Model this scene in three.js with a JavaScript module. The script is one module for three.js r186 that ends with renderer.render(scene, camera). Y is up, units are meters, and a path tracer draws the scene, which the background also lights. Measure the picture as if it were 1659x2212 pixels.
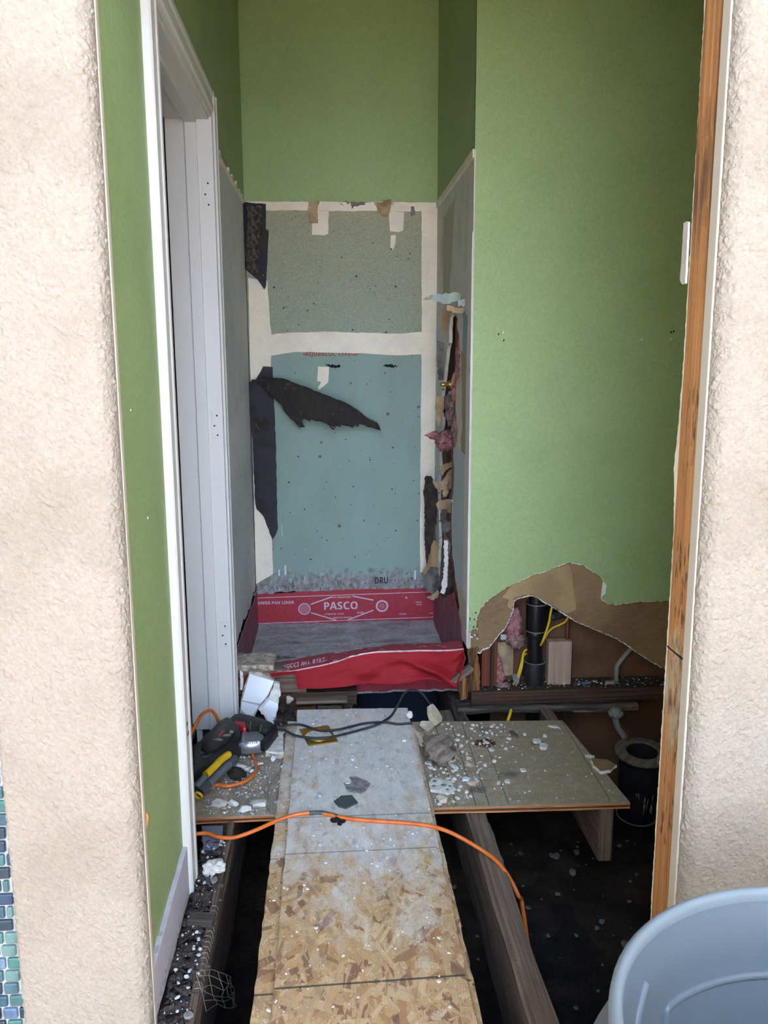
import * as THREE from 'three';
import { Sky } from 'three/addons/objects/Sky.js';
import { RoundedBoxGeometry } from 'three/addons/geometries/RoundedBoxGeometry.js';
import { ConvexGeometry } from 'three/addons/geometries/ConvexGeometry.js';
import { TessellateModifier } from 'three/addons/modifiers/TessellateModifier.js';
import { mergeGeometries, mergeVertices, toCreasedNormals } from 'three/addons/utils/BufferGeometryUtils.js';

// ---------------------------------------------------------------- camera, sky, sun, exposure
const scene = new THREE.Scene();
const camera = new THREE.PerspectiveCamera(62.12, 1659 / 2212, 0.05, 200);
camera.position.set(0, 1.22, 0);
camera.rotation.order = 'YXZ';
camera.rotation.set(THREE.MathUtils.degToRad(-10.312), THREE.MathUtils.degToRad(-3.577), THREE.MathUtils.degToRad(-0.218));
const sunFrom = new THREE.Vector3(0.12, 1.0, -0.75).normalize();       // the sun stands behind the house
const sky = new Sky();
sky.scale.setScalar(4000);
sky.material.uniforms.turbidity.value = 10;
sky.material.uniforms.rayleigh.value = 0.5;
sky.material.uniforms.mieCoefficient.value = 0.004;
sky.material.uniforms.mieDirectionalG.value = 0.75;
sky.material.uniforms.sunPosition.value.copy(sunFrom);
scene.add(sky);
scene.environmentIntensity = 1.3;
const sun = new THREE.DirectionalLight(new THREE.Color(1.0, 0.94, 0.86), 14.0);
sun.position.copy(sunFrom).multiplyScalar(14); sun.target.position.set(0, 0, 0);
sun.castShadow = true; sun.shadow.mapSize.set(2048, 2048);
Object.assign(sun.shadow.camera, { left: -9, right: 9, top: 9, bottom: -9, near: 1, far: 40 });
scene.add(sun, sun.target);
const renderer = new THREE.WebGLRenderer({ antialias: true });
renderer.toneMapping = THREE.LinearToneMapping;
renderer.toneMappingExposure = 1.85;
renderer.shadowMap.enabled = true;

// ---------------------------------------------------------------- small helpers
const V = (x, y, z) => new THREE.Vector3(x, y, z);
const rng = (seed) => { let a = seed * 2654435761 >>> 0; return () => { a = (a + 0x6D2B79F5) >>> 0; let t = a; t = Math.imul(t ^ (t >>> 15), t | 1); t ^= t + Math.imul(t ^ (t >>> 7), t | 61); return ((t ^ (t >>> 14)) >>> 0) / 4294967296; }; };
const hash3 = (x, y, z, s) => { let h = Math.imul(x, 374761393) ^ Math.imul(y, 668265263) ^ Math.imul(z, 2147483647 - 1274126177) ^ Math.imul(s, 974634567); h = Math.imul(h ^ (h >>> 13), 1274126177); return ((h ^ (h >>> 16)) >>> 0) / 4294967296; };
const fade = (t) => t * t * (3 - 2 * t), mix = (a, b, t) => a + (b - a) * t, clamp = (x, a = 0, b = 1) => Math.min(b, Math.max(a, x)), sstep = (a, b, x) => fade(clamp((x - a) / (b - a)));
function n2(x, y, px, py, s = 0) {                               // tileable value noise
  const ix = Math.floor(x), iy = Math.floor(y), fx = fade(x - ix), fy = fade(y - iy), m = (a, p) => ((a % p) + p) % p;
  const x0 = m(ix, px), x1 = m(ix + 1, px), y0 = m(iy, py), y1 = m(iy + 1, py);
  return mix(mix(hash3(x0, y0, 0, s), hash3(x1, y0, 0, s), fx), mix(hash3(x0, y1, 0, s), hash3(x1, y1, 0, s), fx), fy);
}
function fb(u, v, fx, fy, oct, s = 0) { let a = 0, w = 0.5, t = 0; for (let i = 0; i < oct; i++) { a += w * n2(u * fx, v * fy, fx, fy, s + i * 17); t += w; w *= 0.5; fx *= 2; fy *= 2; } return a / t; }
function n3(x, y, z, s = 0) {
  const ix = Math.floor(x), iy = Math.floor(y), iz = Math.floor(z), fx = fade(x - ix), fy = fade(y - iy), fz = fade(z - iz), h = (a, b, c) => hash3(ix + a, iy + b, iz + c, s);
  return mix(mix(mix(h(0, 0, 0), h(1, 0, 0), fx), mix(h(0, 1, 0), h(1, 1, 0), fx), fy), mix(mix(h(0, 0, 1), h(1, 0, 1), fx), mix(h(0, 1, 1), h(1, 1, 1), fx), fy), fz) * 2 - 1;
}
// a computed texture; mx, my: the metres one repeat covers (uv are in metres unless 'unit')
function dataTex(w, h, mx, my, fn, srgb = true) {
  const d = new Uint8Array(w * h * 4), o = [0, 0, 0];
  for (let j = 0; j < h; j++) for (let i = 0; i < w; i++) { fn(i / w, j / h, o); const k = (j * w + i) * 4; d[k] = clamp(o[0], 0, 255); d[k + 1] = clamp(o[1], 0, 255); d[k + 2] = clamp(o[2], 0, 255); d[k + 3] = 255; }
  const t = new THREE.DataTexture(d, w, h); finishTex(t, mx, my, srgb); return t;
}
function finishTex(t, mx, my, srgb) {
  t.wrapS = t.wrapT = THREE.RepeatWrapping; t.magFilter = THREE.LinearFilter; t.minFilter = THREE.LinearFilter; t.repeat.set(1 / mx, 1 / my);
  t.colorSpace = srgb ? THREE.SRGBColorSpace : THREE.NoColorSpace; t.needsUpdate = true;
}
function canvasTex(w, h, draw, srgb = true, mx = 1, my = 1) {
  const c = document.createElement('canvas'); c.width = w; c.height = h; draw(c.getContext('2d'), w, h);
  const t = new THREE.CanvasTexture(c); finishTex(t, mx, my, srgb); return t;
}
const std = (color, roughness = 0.85, o = {}) => new THREE.MeshStandardMaterial({ color, roughness, side: THREE.DoubleSide, ...o });
function mesh(name, geo, mat, parent = scene) {
  if (!geo.attributes.normal) geo.computeVertexNormals();
  const m = new THREE.Mesh(geo, mat); m.name = name; m.castShadow = m.receiveShadow = true; parent.add(m); return m;
}
const taken = {};
const numbered = (n) => { const k = taken[n] = (taken[n] ?? -1) + 1; return k ? `${n}_${String(k).padStart(3, '0')}` : n; };
function tag(o, label, category, group, kind) { o.userData.label = label; if (category) o.userData.category = category; if (group) o.userData.group = group; if (kind) o.userData.kind = kind; return o; }
function thing(name, label, category, group) { const g = new THREE.Group(); g.name = numbered(name); scene.add(g); return tag(g, label, category, group); }
function one(name, geo, mat, label, category, group) { const m = mesh(numbered(name), geo, mat); return tag(m, label, category, group); }
function struct(name, label) { const g = new THREE.Group(); g.name = name; scene.add(g); g.userData.kind = 'structure'; g.userData.label = label; return g; }
// uv in metres on each face's own plane; grain: the axis that runs along v
function boxUV(g, grain = 'y') {
  g = g.index ? g.toNonIndexed() : g; g.computeVertexNormals();
  const p = g.attributes.position, uv = new Float32Array(p.count * 2), a = V(), b = V(), c = V(), gi = 'xyz'.indexOf(grain);
  for (let i = 0; i < p.count; i += 3) {
    a.fromBufferAttribute(p, i); b.fromBufferAttribute(p, i + 1); c.fromBufferAttribute(p, i + 2);
    const n = b.clone().sub(a).cross(c.clone().sub(a)), m = [Math.abs(n.x), Math.abs(n.y), Math.abs(n.z)], k = m.indexOf(Math.max(...m));
    const ax = [0, 1, 2].filter((q) => q !== k); let [iu, iv] = ax; if (ax.includes(gi)) { iv = gi; iu = ax.find((q) => q !== gi); }
    [a, b, c].forEach((q, t) => { const arr = [q.x, q.y, q.z]; uv[(i + t) * 2] = arr[iu] + arr[k] * 0.37; uv[(i + t) * 2 + 1] = arr[iv]; });
  }
  g.setAttribute('uv', new THREE.BufferAttribute(uv, 2)); return g;
}
// uv 0..1 over a rectangle of two axes
function planeUV(g, ax, u0, u1, v0, v1) {
  const p = g.attributes.position, uv = new Float32Array(p.count * 2), q = [0, 0, 0], k3 = [0, 1, 2].find((k) => !ax.includes('xyz'[k])), t0 = p.array[k3];
  for (let i = 0; i < p.count; i++) { q[0] = p.getX(i); q[1] = p.getY(i); q[2] = p.getZ(i); const t = (q[k3] - t0) * 0.4; uv[i * 2] = (q['xyz'.indexOf(ax[0])] - u0 + t) / (u1 - u0); uv[i * 2 + 1] = (q['xyz'.indexOf(ax[1])] - v0 + t) / (v1 - v0); }
  g.setAttribute('uv', new THREE.BufferAttribute(uv, 2)); return g;
}
function box(x0, x1, y0, y1, z0, z1, r = 0.0015, grain = 'y') {
  const w = Math.abs(x1 - x0), h = Math.abs(y1 - y0), d = Math.abs(z1 - z0);
  const g = new RoundedBoxGeometry(w, h, d, 1, Math.min(r, w * 0.3, h * 0.3, d * 0.3)); g.translate((x0 + x1) / 2, (y0 + y1) / 2, (z0 + z1) / 2);
  const nn = g.attributes.normal.clone(), out = boxUV(g, grain); if (!g.index) out.setAttribute('normal', nn); return out;
}
// lumber with worn, uneven faces
function roughBox(x0, x1, y0, y1, z0, z1, amp = 0.003, step = 0.02, seed = 1, grain = 'y', along = 6) {
  const w = x1 - x0, h = y1 - y0, d = z1 - z0, n = (l) => Math.max(1, Math.min(160, Math.round(l / step)));
  let g = new THREE.BoxGeometry(w, h, d, n(w), n(h), n(d)); g.translate((x0 + x1) / 2, (y0 + y1) / 2, (z0 + z1) / 2); g.deleteAttribute('uv'); g.deleteAttribute('normal'); g = mergeVertices(g, 1e-5);
  wobble(g, amp, 1 / 0.02, seed, grain, along); g = boxUV(g, grain); return toCreasedNormals(g, 0.6);
}
function wobble(g, amp, freq, seed, grain, along = 1) {
  const p = g.attributes.position, f = [freq, freq, freq]; if (grain) f['xyz'.indexOf(grain)] /= along;
  for (let i = 0; i < p.count; i++) {
    const x = p.getX(i), y = p.getY(i), z = p.getZ(i), d = [0, 1, 2].map((k) => n3(x * f[0] + k * 31, y * f[1], z * f[2], seed + k) + 0.5 * n3(x * f[0] * 2.3 + k * 31, y * f[1] * 2.3, z * f[2] * 2.3, seed + k + 9));
    p.setXYZ(i, x + d[0] * amp, y + d[1] * amp, z + d[2] * amp);
  }
  return g;
}
// an outline made ragged
function jag(pts, amp = 0.003, step = 0.012, seed = 1, closed = true) {
  const r = rng(seed), out = [], n = pts.length;
  for (let i = 0; i < (closed ? n : n - 1); i++) {
    const a = pts[i], b = pts[(i + 1) % n], l = Math.hypot(b[0] - a[0], b[1] - a[1]), k = Math.max(1, Math.round(l / step)), nx = -(b[1] - a[1]) / (l || 1), ny = (b[0] - a[0]) / (l || 1);
    for (let j = 0; j < k; j++) { const t = (j + (j ? (r() - 0.5) * 0.5 : 0)) / k, o = j ? (r() - 0.5) * 2 * amp : (r() - 0.5) * amp * 0.6; out.push([a[0] + (b[0] - a[0]) * t + nx * o, a[1] + (b[1] - a[1]) * t + ny * o]); }
  }
  if (!closed) out.push(pts[n - 1]);
  return out;
}
// a plate with a given outline. plane 'z': points are x, y; 'x': z, y; 'y': x, z. It fills [c, c + t] along that axis.
function plate(pts, plane, c, t, { holes = [], bevel = 0, fine = 0, bend = null, grain = 'y', seg = 1 } = {}) {
  const s = new THREE.Shape(pts.map((p) => new THREE.Vector2(p[0], p[1])));
  for (const h of holes) s.holes.push(new THREE.Path(h.map((p) => new THREE.Vector2(p[0], p[1]))));
  let g = new THREE.ExtrudeGeometry(s, { depth: Math.abs(t) - 2 * bevel, bevelEnabled: bevel > 0, bevelThickness: bevel, bevelSize: bevel * 0.8, bevelOffset: -bevel * 0.8, bevelSegments: seg, curveSegments: 6 });
  g.translate(0, 0, Math.min(c, c + t) + bevel); g.deleteAttribute('uv');
  if (fine) { g.deleteAttribute('normal'); g = new TessellateModifier(fine, 6).modify(g); }
  const p = g.attributes.position;
  for (let i = 0; i < p.count; i++) { const a = p.getX(i), b = p.getY(i), d = p.getZ(i); if (plane === 'z') p.setXYZ(i, a, b, d); else if (plane === 'x') p.setXYZ(i, d, b, a); else p.setXYZ(i, a, d, b); }
  if (plane !== 'z') { const q = g.attributes.position.array; for (let i = 0; i < q.length; i += 9) for (let k = 0; k < 3; k++) { const tmp = q[i + 3 + k]; q[i + 3 + k] = q[i + 6 + k]; q[i + 6 + k] = tmp; } }
  if (bend) for (let i = 0; i < p.count; i++) { const v = V(p.getX(i), p.getY(i), p.getZ(i)); bend(v); p.setXYZ(i, v.x, v.y, v.z); }
  g.deleteAttribute('normal'); g = boxUV(g, grain); if (fine || seg > 1) g = toCreasedNormals(g, 0.9); return g;
}
const tube = (pts, r, seg = 60, rad = 8, tension = 0.5) => new THREE.TubeGeometry(new THREE.CatmullRomCurve3(pts.map((p) => V(...p)), false, 'catmullrom', tension), seg, r, rad, false);
function rod(a, b, r, rad = 12, r2 = r) { const A = V(...a), B = V(...b), g = new THREE.CylinderGeometry(r2, r, A.distanceTo(B), rad); g.translate(0, A.distanceTo(B) / 2, 0); g.applyQuaternion(new THREE.Quaternion().setFromUnitVectors(V(0, 1, 0), B.clone().sub(A).normalize())); g.translate(...a); return g; }
function lathe(profile, seg = 32) { return new THREE.LatheGeometry(profile.map((p) => new THREE.Vector2(p[0], p[1])), seg); }
// a broken lump: hull of scattered points
function lump(sx, sy, sz, seed, n = 16) {
  const r = rng(seed), pts = [];
  for (let i = 0; i < n; i++) { const a = r() * 6.283, z = r() * 2 - 1, q = Math.sqrt(1 - z * z), k = 0.8 + 0.2 * r(); pts.push(V(Math.cos(a) * q * sx * k / 2, z * sy * k / 2, Math.sin(a) * q * sz * k / 2)); }
  const g = new ConvexGeometry(pts); g.deleteAttribute('uv'); return boxUV(g);
}
// a flat shard: an irregular polygon with thickness
function shard(w, d, t, seed, n = 7) {
  const r = rng(seed), pts = []; for (let i = 0; i < n; i++) { const a = (i + r() * 0.6) / n * 6.283, k = 0.7 + 0.3 * r(); pts.push([Math.cos(a) * w / 2 * k, Math.sin(a) * d / 2 * k]); }
  return plate(pts, 'y', 0, t, { bevel: Math.min(t * 0.25, 0.0015) });
}
function fluff(rx, ry, rz, seed, amp = 0.25, freq = 3) {
  const g = new THREE.IcosahedronGeometry(1, 5); g.deleteAttribute('uv'); g.deleteAttribute('normal'); const m = mergeVertices(g, 1e-4), p = m.attributes.position;
  for (let i = 0; i < p.count; i++) { const x = p.getX(i), y = p.getY(i), z = p.getZ(i), k = 1 + amp * (n3(x * freq, y * freq, z * freq, seed) + 0.6 * n3(x * freq * 2.4, y * freq * 2.4, z * freq * 2.4, seed + 3) + 0.35 * n3(x * freq * 6, y * freq * 6, z * freq * 6, seed + 5)); p.setXYZ(i, x * k * rx, y * k * ry, z * k * rz); }
  m.computeVertexNormals(); return boxUVsmooth(m);
}
function boxUVsmooth(g) { const p = g.attributes.position, uv = new Float32Array(p.count * 2); for (let i = 0; i < p.count; i++) { uv[i * 2] = p.getX(i) + p.getZ(i); uv[i * 2 + 1] = p.getY(i); } g.setAttribute('uv', new THREE.BufferAttribute(uv, 2)); return g; }
// a sheet with thickness over a grid: f(u, v) gives a point; uv as u, v
function sheet(f, nu, nv, t = 0.0015) {
  const pos = [], uv = [], idx = [], P = []; for (let j = 0; j <= nv; j++) for (let i = 0; i <= nu; i++) P.push(f(i / nu, j / nv));
  const at = (i, j) => P[clamp(j, 0, nv) * (nu + 1) + clamp(i, 0, nu)], N = (nu + 1) * (nv + 1);
  for (const side of [1, -1]) for (let j = 0; j <= nv; j++) for (let i = 0; i <= nu; i++) {
    const n = at(i + 1, j).clone().sub(at(i - 1, j)).cross(at(i, j + 1).clone().sub(at(i, j - 1))).normalize().multiplyScalar(side * t / 2), q = at(i, j); pos.push(q.x + n.x, q.y + n.y, q.z + n.z); uv.push(i / nu, 1 - j / nv);
  }
  const id = (i, j) => j * (nu + 1) + i, quad = (a, b, c, d) => idx.push(a, b, d, b, c, d);
  for (let j = 0; j < nv; j++) for (let i = 0; i < nu; i++) { quad(id(i, j), id(i + 1, j), id(i + 1, j + 1), id(i, j + 1)); quad(N + id(i, j), N + id(i, j + 1), N + id(i + 1, j + 1), N + id(i + 1, j)); }
  for (let i = 0; i < nu; i++) for (const j of [0, nv]) quad(id(i, j), N + id(i, j), N + id(i + 1, j), id(i + 1, j));
  for (let j = 0; j < nv; j++) for (const i of [0, nu]) quad(id(i, j), N + id(i, j), N + id(i, j + 1), id(i, j + 1));
  const g = new THREE.BufferGeometry(); g.setAttribute('position', new THREE.Float32BufferAttribute(pos, 3)); g.setAttribute('uv', new THREE.Float32BufferAttribute(uv, 2)); g.setIndex(idx); return toCreasedNormals(g, 1.0);
}
const merge = (list) => mergeGeometries(list.map((g) => { g = g.index ? g.toNonIndexed() : g; if (!g.attributes.normal) g.computeVertexNormals(); if (!g.attributes.uv) boxUVsmooth(g); for (const k of Object.keys(g.attributes)) if (!['position', 'normal', 'uv'].includes(k)) g.deleteAttribute(k); return g; }));
const put = (g, x, y, z, ry = 0, rx = 0, rz = 0) => { g.applyMatrix4(new THREE.Matrix4().compose(V(x, y, z), new THREE.Quaternion().setFromEuler(new THREE.Euler(rx, ry, rz, 'YXZ')), V(1, 1, 1))); return g; };
// linear interpolation through a table of [x, y]
const along = (tab, x) => { if (x <= tab[0][0]) return tab[0][1]; for (let i = 1; i < tab.length; i++) if (x <= tab[i][0]) { const t = (x - tab[i - 1][0]) / (tab[i][0] - tab[i - 1][0]); return mix(tab[i - 1][1], tab[i][1], t); } return tab[tab.length - 1][1]; };

const XL = -0.351, XR = 0.473, ZB = -3.81, ZF = -2.85, YT = 1.87, CEIL = 2.8, XRR = 1.6, XS = 0.62, ZFAC = -1.30, ZIN = -1.488, GROUND = -0.38, DIRT = -0.55;

// ---------------------------------------------------------------- materials
const lerp3 = (o, a, b, t) => { o[0] = mix(a[0], b[0], t); o[1] = mix(a[1], b[1], t); o[2] = mix(a[2], b[2], t); };
const bumpTex = (w, m, fn) => dataTex(w, w, m, m, (u, v, o) => { o[0] = o[1] = o[2] = 255 * clamp(fn(u, v)); }, false);
const peel = bumpTex(512, 0.3, (u, v) => 0.5 * sstep(0.35, 0.7, fb(u, v, 60, 60, 2, 3)) + 0.3 * fb(u, v, 14, 14, 3, 8));
const grit = bumpTex(512, 0.2, (u, v) => fb(u, v, 40, 40, 4, 12));
const sandBump = bumpTex(512, 0.12, (u, v) => fb(u, v, 34, 34, 3, 5));
function mottled(base, alt, m, freq, seed, speck = null) {
  return dataTex(512, 512, m, m, (u, v, o) => { const t = fb(u, v, freq, freq, 5, seed); lerp3(o, base, alt, sstep(0.3, 0.75, t)); const f = (fb(u, v, 128, 128, 2, seed + 5) - 0.5) * 14; o[0] += f; o[1] += f; o[2] += f; if (speck && n2(u * 170, v * 170, 170, 170, seed + 9) > speck[3]) lerp3(o, o, speck, 0.7); });
}
function woodTex(light, dark, mx, my, { seed = 1, fx = 22, fy = 2, contrast = 1, knots = 0.0 } = {}) {
  return dataTex(256, 1024, mx, my, (u, v, o) => {
    const w = u + 0.05 * (fb(u, v, 3, 2, 2, seed + 40) - 0.5), a = fb(w, v, fx, fy, 3, seed), b = fb(w, v, fx * 5, fy * 3, 2, seed + 7), c = fb(u, v, 4, 5, 4, seed + 21);
    let t = clamp(0.5 + contrast * ((a - 0.5) * 1.5 + (b - 0.5) * 1.0)); t = clamp(t + knots * sstep(0.58, 0.75, c)); lerp3(o, light, dark, t);
  });
}
const M = {};
M.green = std(0xffffff, 0.62, { map: mottled([158, 180, 124], [152, 175, 118], 0.9, 5, 31), bumpMap: peel, bumpScale: 0.0007 });
M.white = std(0xdad9d4, 0.45, { bumpMap: grit, bumpScale: 0.0002 });
M.oldwhite = std(0xffffff, 0.6, { map: mottled([226, 222, 214], [198, 190, 180], 0.7, 4, 77, [150, 120, 95, 0.975]) });
M.ceiling = std(0xdcd8cc, 0.9);
M.gyp = std(0xe8e4da, 0.95, { bumpMap: grit, bumpScale: 0.0015 });
M.compound = std(0xffffff, 0.9, { map: mottled([246, 236, 214], [236, 226, 206], 0.5, 6, 51, [120, 110, 95, 0.992]) });
M.brownPaper = std(0xffffff, 0.93, { map: dataTex(512, 512, 0.6, 0.6, (u, v, o) => { lerp3(o, [150, 122, 88], [124, 98, 68], sstep(0.3, 0.8, fb(u, v, 4, 4, 5, 61))); const f = (fb(u, v, 40, 160, 2, 66) - 0.5) * 16; o[0] += f; o[1] += f; o[2] += f; }) });
M.palePaper = std(0xffffff, 0.93, { map: mottled([172, 144, 104], [150, 124, 88], 0.5, 5, 63) });
M.tanPaper = std(0xffffff, 0.93, { map: mottled([186, 160, 124], [140, 118, 92], 0.2, 5, 64) });
M.greyPaper = std(0xffffff, 0.93, { map: mottled([128, 126, 120], [84, 80, 76], 0.2, 6, 65) });
M.darkPaper = std(0xffffff, 0.93, { map: mottled([74, 60, 50], [46, 38, 34], 0.12, 6, 67) });
M.tealPaper = std(0xffffff, 0.9, { map: mottled([172, 182, 170], [150, 162, 152], 0.15, 6, 68, [70, 80, 80, 0.985]) });
M.stucco = std(0xffffff, 0.9, { map: mottled([166, 155, 139], [156, 145, 128], 0.6, 5, 71), bumpMap: sandBump, bumpScale: 0.002 });
M.bead = std(0xd4cab8, 0.6);
M.stud = std(0xffffff, 0.75, { map: woodTex([226, 162, 102], [158, 96, 50], 0.11, 0.9, { seed: 3, fx: 14, knots: 0.8 }), bumpMap: grit, bumpScale: 0.0006 });
M.redStud = std(0xffffff, 0.8, { map: woodTex([128, 66, 38], [84, 40, 24], 0.1, 0.6, { seed: 5, fx: 14 }) });
M.paleWood = std(0xffffff, 0.85, { map: woodTex([190, 166, 146], [160, 134, 114], 0.1, 0.5, { seed: 7, fx: 14, contrast: 0.8 }) });
M.oldWood = std(0xffffff, 0.9, { map: woodTex([132, 112, 95], [86, 70, 58], 0.12, 0.8, { seed: 9, fx: 18, contrast: 1.0, knots: 0.3 }), bumpMap: grit, bumpScale: 0.0012 });
M.orangeWood = std(0xffffff, 0.85, { map: woodTex([176, 116, 54], [70, 46, 30], 0.1, 0.35, { seed: 10, fx: 8, contrast: 1.4, knots: 0.5 }) });
M.darkWood = std(0xffffff, 0.92, { map: woodTex([92, 66, 48], [44, 32, 26], 0.12, 0.7, { seed: 11, fx: 20, contrast: 0.9, knots: 0.3 }), bumpMap: grit, bumpScale: 0.0015 });
M.rotten = std(0xffffff, 0.95, { map: woodTex([112, 100, 90], [46, 40, 37], 0.08, 0.3, { seed: 13, fx: 16, contrast: 1.3 }), bumpMap: grit, bumpScale: 0.002 });
M.sheath = std(0xffffff, 0.9, { map: mottled([112, 80, 56], [88, 60, 42], 0.5, 4, 81) });
M.dirt = std(0xffffff, 1, { map: mottled([74, 60, 48], [44, 36, 30], 0.7, 8, 83, [130, 118, 104, 0.985]), bumpMap: grit, bumpScale: 0.004 });
M.concrete = std(0xffffff, 0.9, { map: mottled([224, 196, 156], [208, 180, 140], 1.4, 6, 85) });
M.plaster = std(0xffffff, 0.95, { map: mottled([232, 228, 218], [204, 198, 186], 0.08, 5, 91), bumpMap: grit, bumpScale: 0.001 });
M.cream = std(0xffffff, 0.95, { map: mottled([224, 208, 180], [200, 182, 152], 0.08, 5, 92), bumpMap: grit, bumpScale: 0.0012 });
M.mortar = std(0xffffff, 0.97, { map: mottled([198, 186, 168], [150, 136, 118], 0.06, 5, 93), bumpMap: grit, bumpScale: 0.003 });
M.glaze = std(0xe2e6ea, 0.18);
M.greyStone = std(0xffffff, 0.95, { map: mottled([150, 148, 144], [110, 106, 102], 0.06, 5, 94), bumpMap: grit, bumpScale: 0.001 });
M.slate = std(0x4a4e50, 0.7);
M.abs = std(0x131417, 0.32);
M.absDusty = std(0xffffff, 0.6, { map: mottled([34, 34, 38], [20, 20, 24], 0.2, 6, 96, [190, 190, 188, 0.972]) });
M.yellowCable = std(0xd8b21c, 0.5);
M.copper = std(0x7a4a30, 0.45, { metalness: 0.5 });
M.greyPipe = std(0x8a8a82, 0.6);
M.pink = std(0xffffff, 1, { map: mottled([196, 132, 134], [150, 96, 98], 0.04, 6, 97), bumpMap: grit, bumpScale: 0.004 });
M.pinkDirty = std(0xffffff, 1, { map: mottled([168, 132, 128], [120, 96, 90], 0.05, 5, 98), bumpMap: grit, bumpScale: 0.004 });
M.brass = std(0xb8923c, 0.32, { metalness: 0.85 });
M.tar = std(0xffffff, 0.7, { map: mottled([38, 38, 44], [26, 25, 29], 0.3, 6, 99), bumpMap: grit, bumpScale: 0.001 });
M.tarRough = std(0xffffff, 0.88, { map: dataTex(512, 512, 0.25, 0.25, (u, v, o) => { lerp3(o, [54, 49, 44], [34, 31, 29], fb(u, v, 60, 6, 3, 101)); const k = fb(u, v, 14, 14, 5, 103); if (k > 0.72) lerp3(o, o, [104, 98, 90], 0.4); }), bumpMap: grit, bumpScale: 0.0015 });
M.orange = std(0xffffff, 0.45, { map: mottled([222, 116, 44], [204, 98, 34], 0.2, 6, 105) });
M.blackRubber = std(0x2b2c2e, 0.65);
M.can = std(0x6a747a, 0.42, { bumpMap: grit, bumpScale: 0.0002 });
M.canRim = std(0x848f92, 0.5, { bumpMap: grit, bumpScale: 0.0004 });
M.toolBlack = std(0xffffff, 0.5, { map: mottled([38, 40, 42], [24, 25, 27], 0.12, 6, 107, [104, 108, 110, 0.982]) });
M.toolGrey = std(0x4c4e52, 0.6);
M.toolRed = std(0xa81c24, 0.45);
M.toolYellow = std(0xffffff, 0.55, { map: mottled([222, 182, 26], [206, 164, 22], 0.06, 5, 109, [120, 96, 30, 0.97]) });
M.silver = std(0xa6a9ac, 0.3, { metalness: 0.75 });
M.dark = std(0x0c0b0b, 0.9);
M.wire = std(0xa8a294, 0.5, { metalness: 0.4 });
M.greyWhite = std(0xffffff, 0.9, { map: mottled([206, 206, 204], [160, 158, 154], 0.03, 4, 95) });
M.grout = std(0xc2bfb8, 0.9);
M.porch = std(0xa89878, 0.9);
M.porchLight = std(0xeae2d4, 0.9);
M.dimple = std(0x6c6656, 0.95);
M.porchMid = std(0xcabfaa, 0.9);
M.oldStud = std(0xffffff, 0.78, { bumpMap: grit, bumpScale: 0.0008, map: canvasTex(256, 2048, (c, w, h) => {           // one length of stud, 2.25 m, head at the top
  const r = rng(301); c.fillStyle = '#d79a5e'; c.fillRect(0, 0, w, h);
  for (let i = 0; i < 900; i++) { const x = r() * w, y = r() * h, l = 80 + r() * 420; c.strokeStyle = ['rgba(150,88,44,0.28)', 'rgba(228,172,112,0.30)', 'rgba(112,62,34,0.26)', 'rgba(196,128,72,0.3)'][Math.floor(r() * 4)]; c.lineWidth = 1 + r() * 5; c.beginPath(); c.moveTo(x, y); c.lineTo(x + (r() - 0.5) * 12, y + l); c.stroke(); }
  for (let i = 0; i < 160; i++) { c.fillStyle = `rgba(70,40,24,${0.12 + r() * 0.25})`; c.beginPath(); c.ellipse(w * 0.62 + r() * w * 0.34, r() * h * 0.42, 1 + r() * 4, 20 + r() * 60, 0, 0, 7); c.fill(); }
  for (const [y, n] of [[0.5, 30], [0.62, 50], [0.70, 60], [0.74, 40], [0.82, 30]]) for (let i = 0; i < n; i++) { c.fillStyle = `rgba(46,28,20,${0.12 + r() * 0.3})`; c.beginPath(); c.ellipse(r() * w * 0.8, y * h + (r() - 0.5) * 130, 3 + r() * 14, 4 + r() * 12, (r() - 0.5), 0, 7); c.fill(); }
  for (let i = 0; i < 70; i++) { c.fillStyle = 'rgba(206,210,190,0.16)'; c.beginPath(); c.ellipse(r() * w, (0.66 + r() * 0.10) * h, 10 + r() * 36, 10 + r() * 30, 0, 0, 7); c.fill(); }
  for (let i = 0; i < 40; i++) { c.fillStyle = 'rgba(96,70,56,0.2)'; c.beginPath(); c.ellipse(r() * w, (0.27 + r() * 0.08) * h, 8 + r() * 30, 10 + r() * 40, 0, 0, 7); c.fill(); }
}) });

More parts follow.
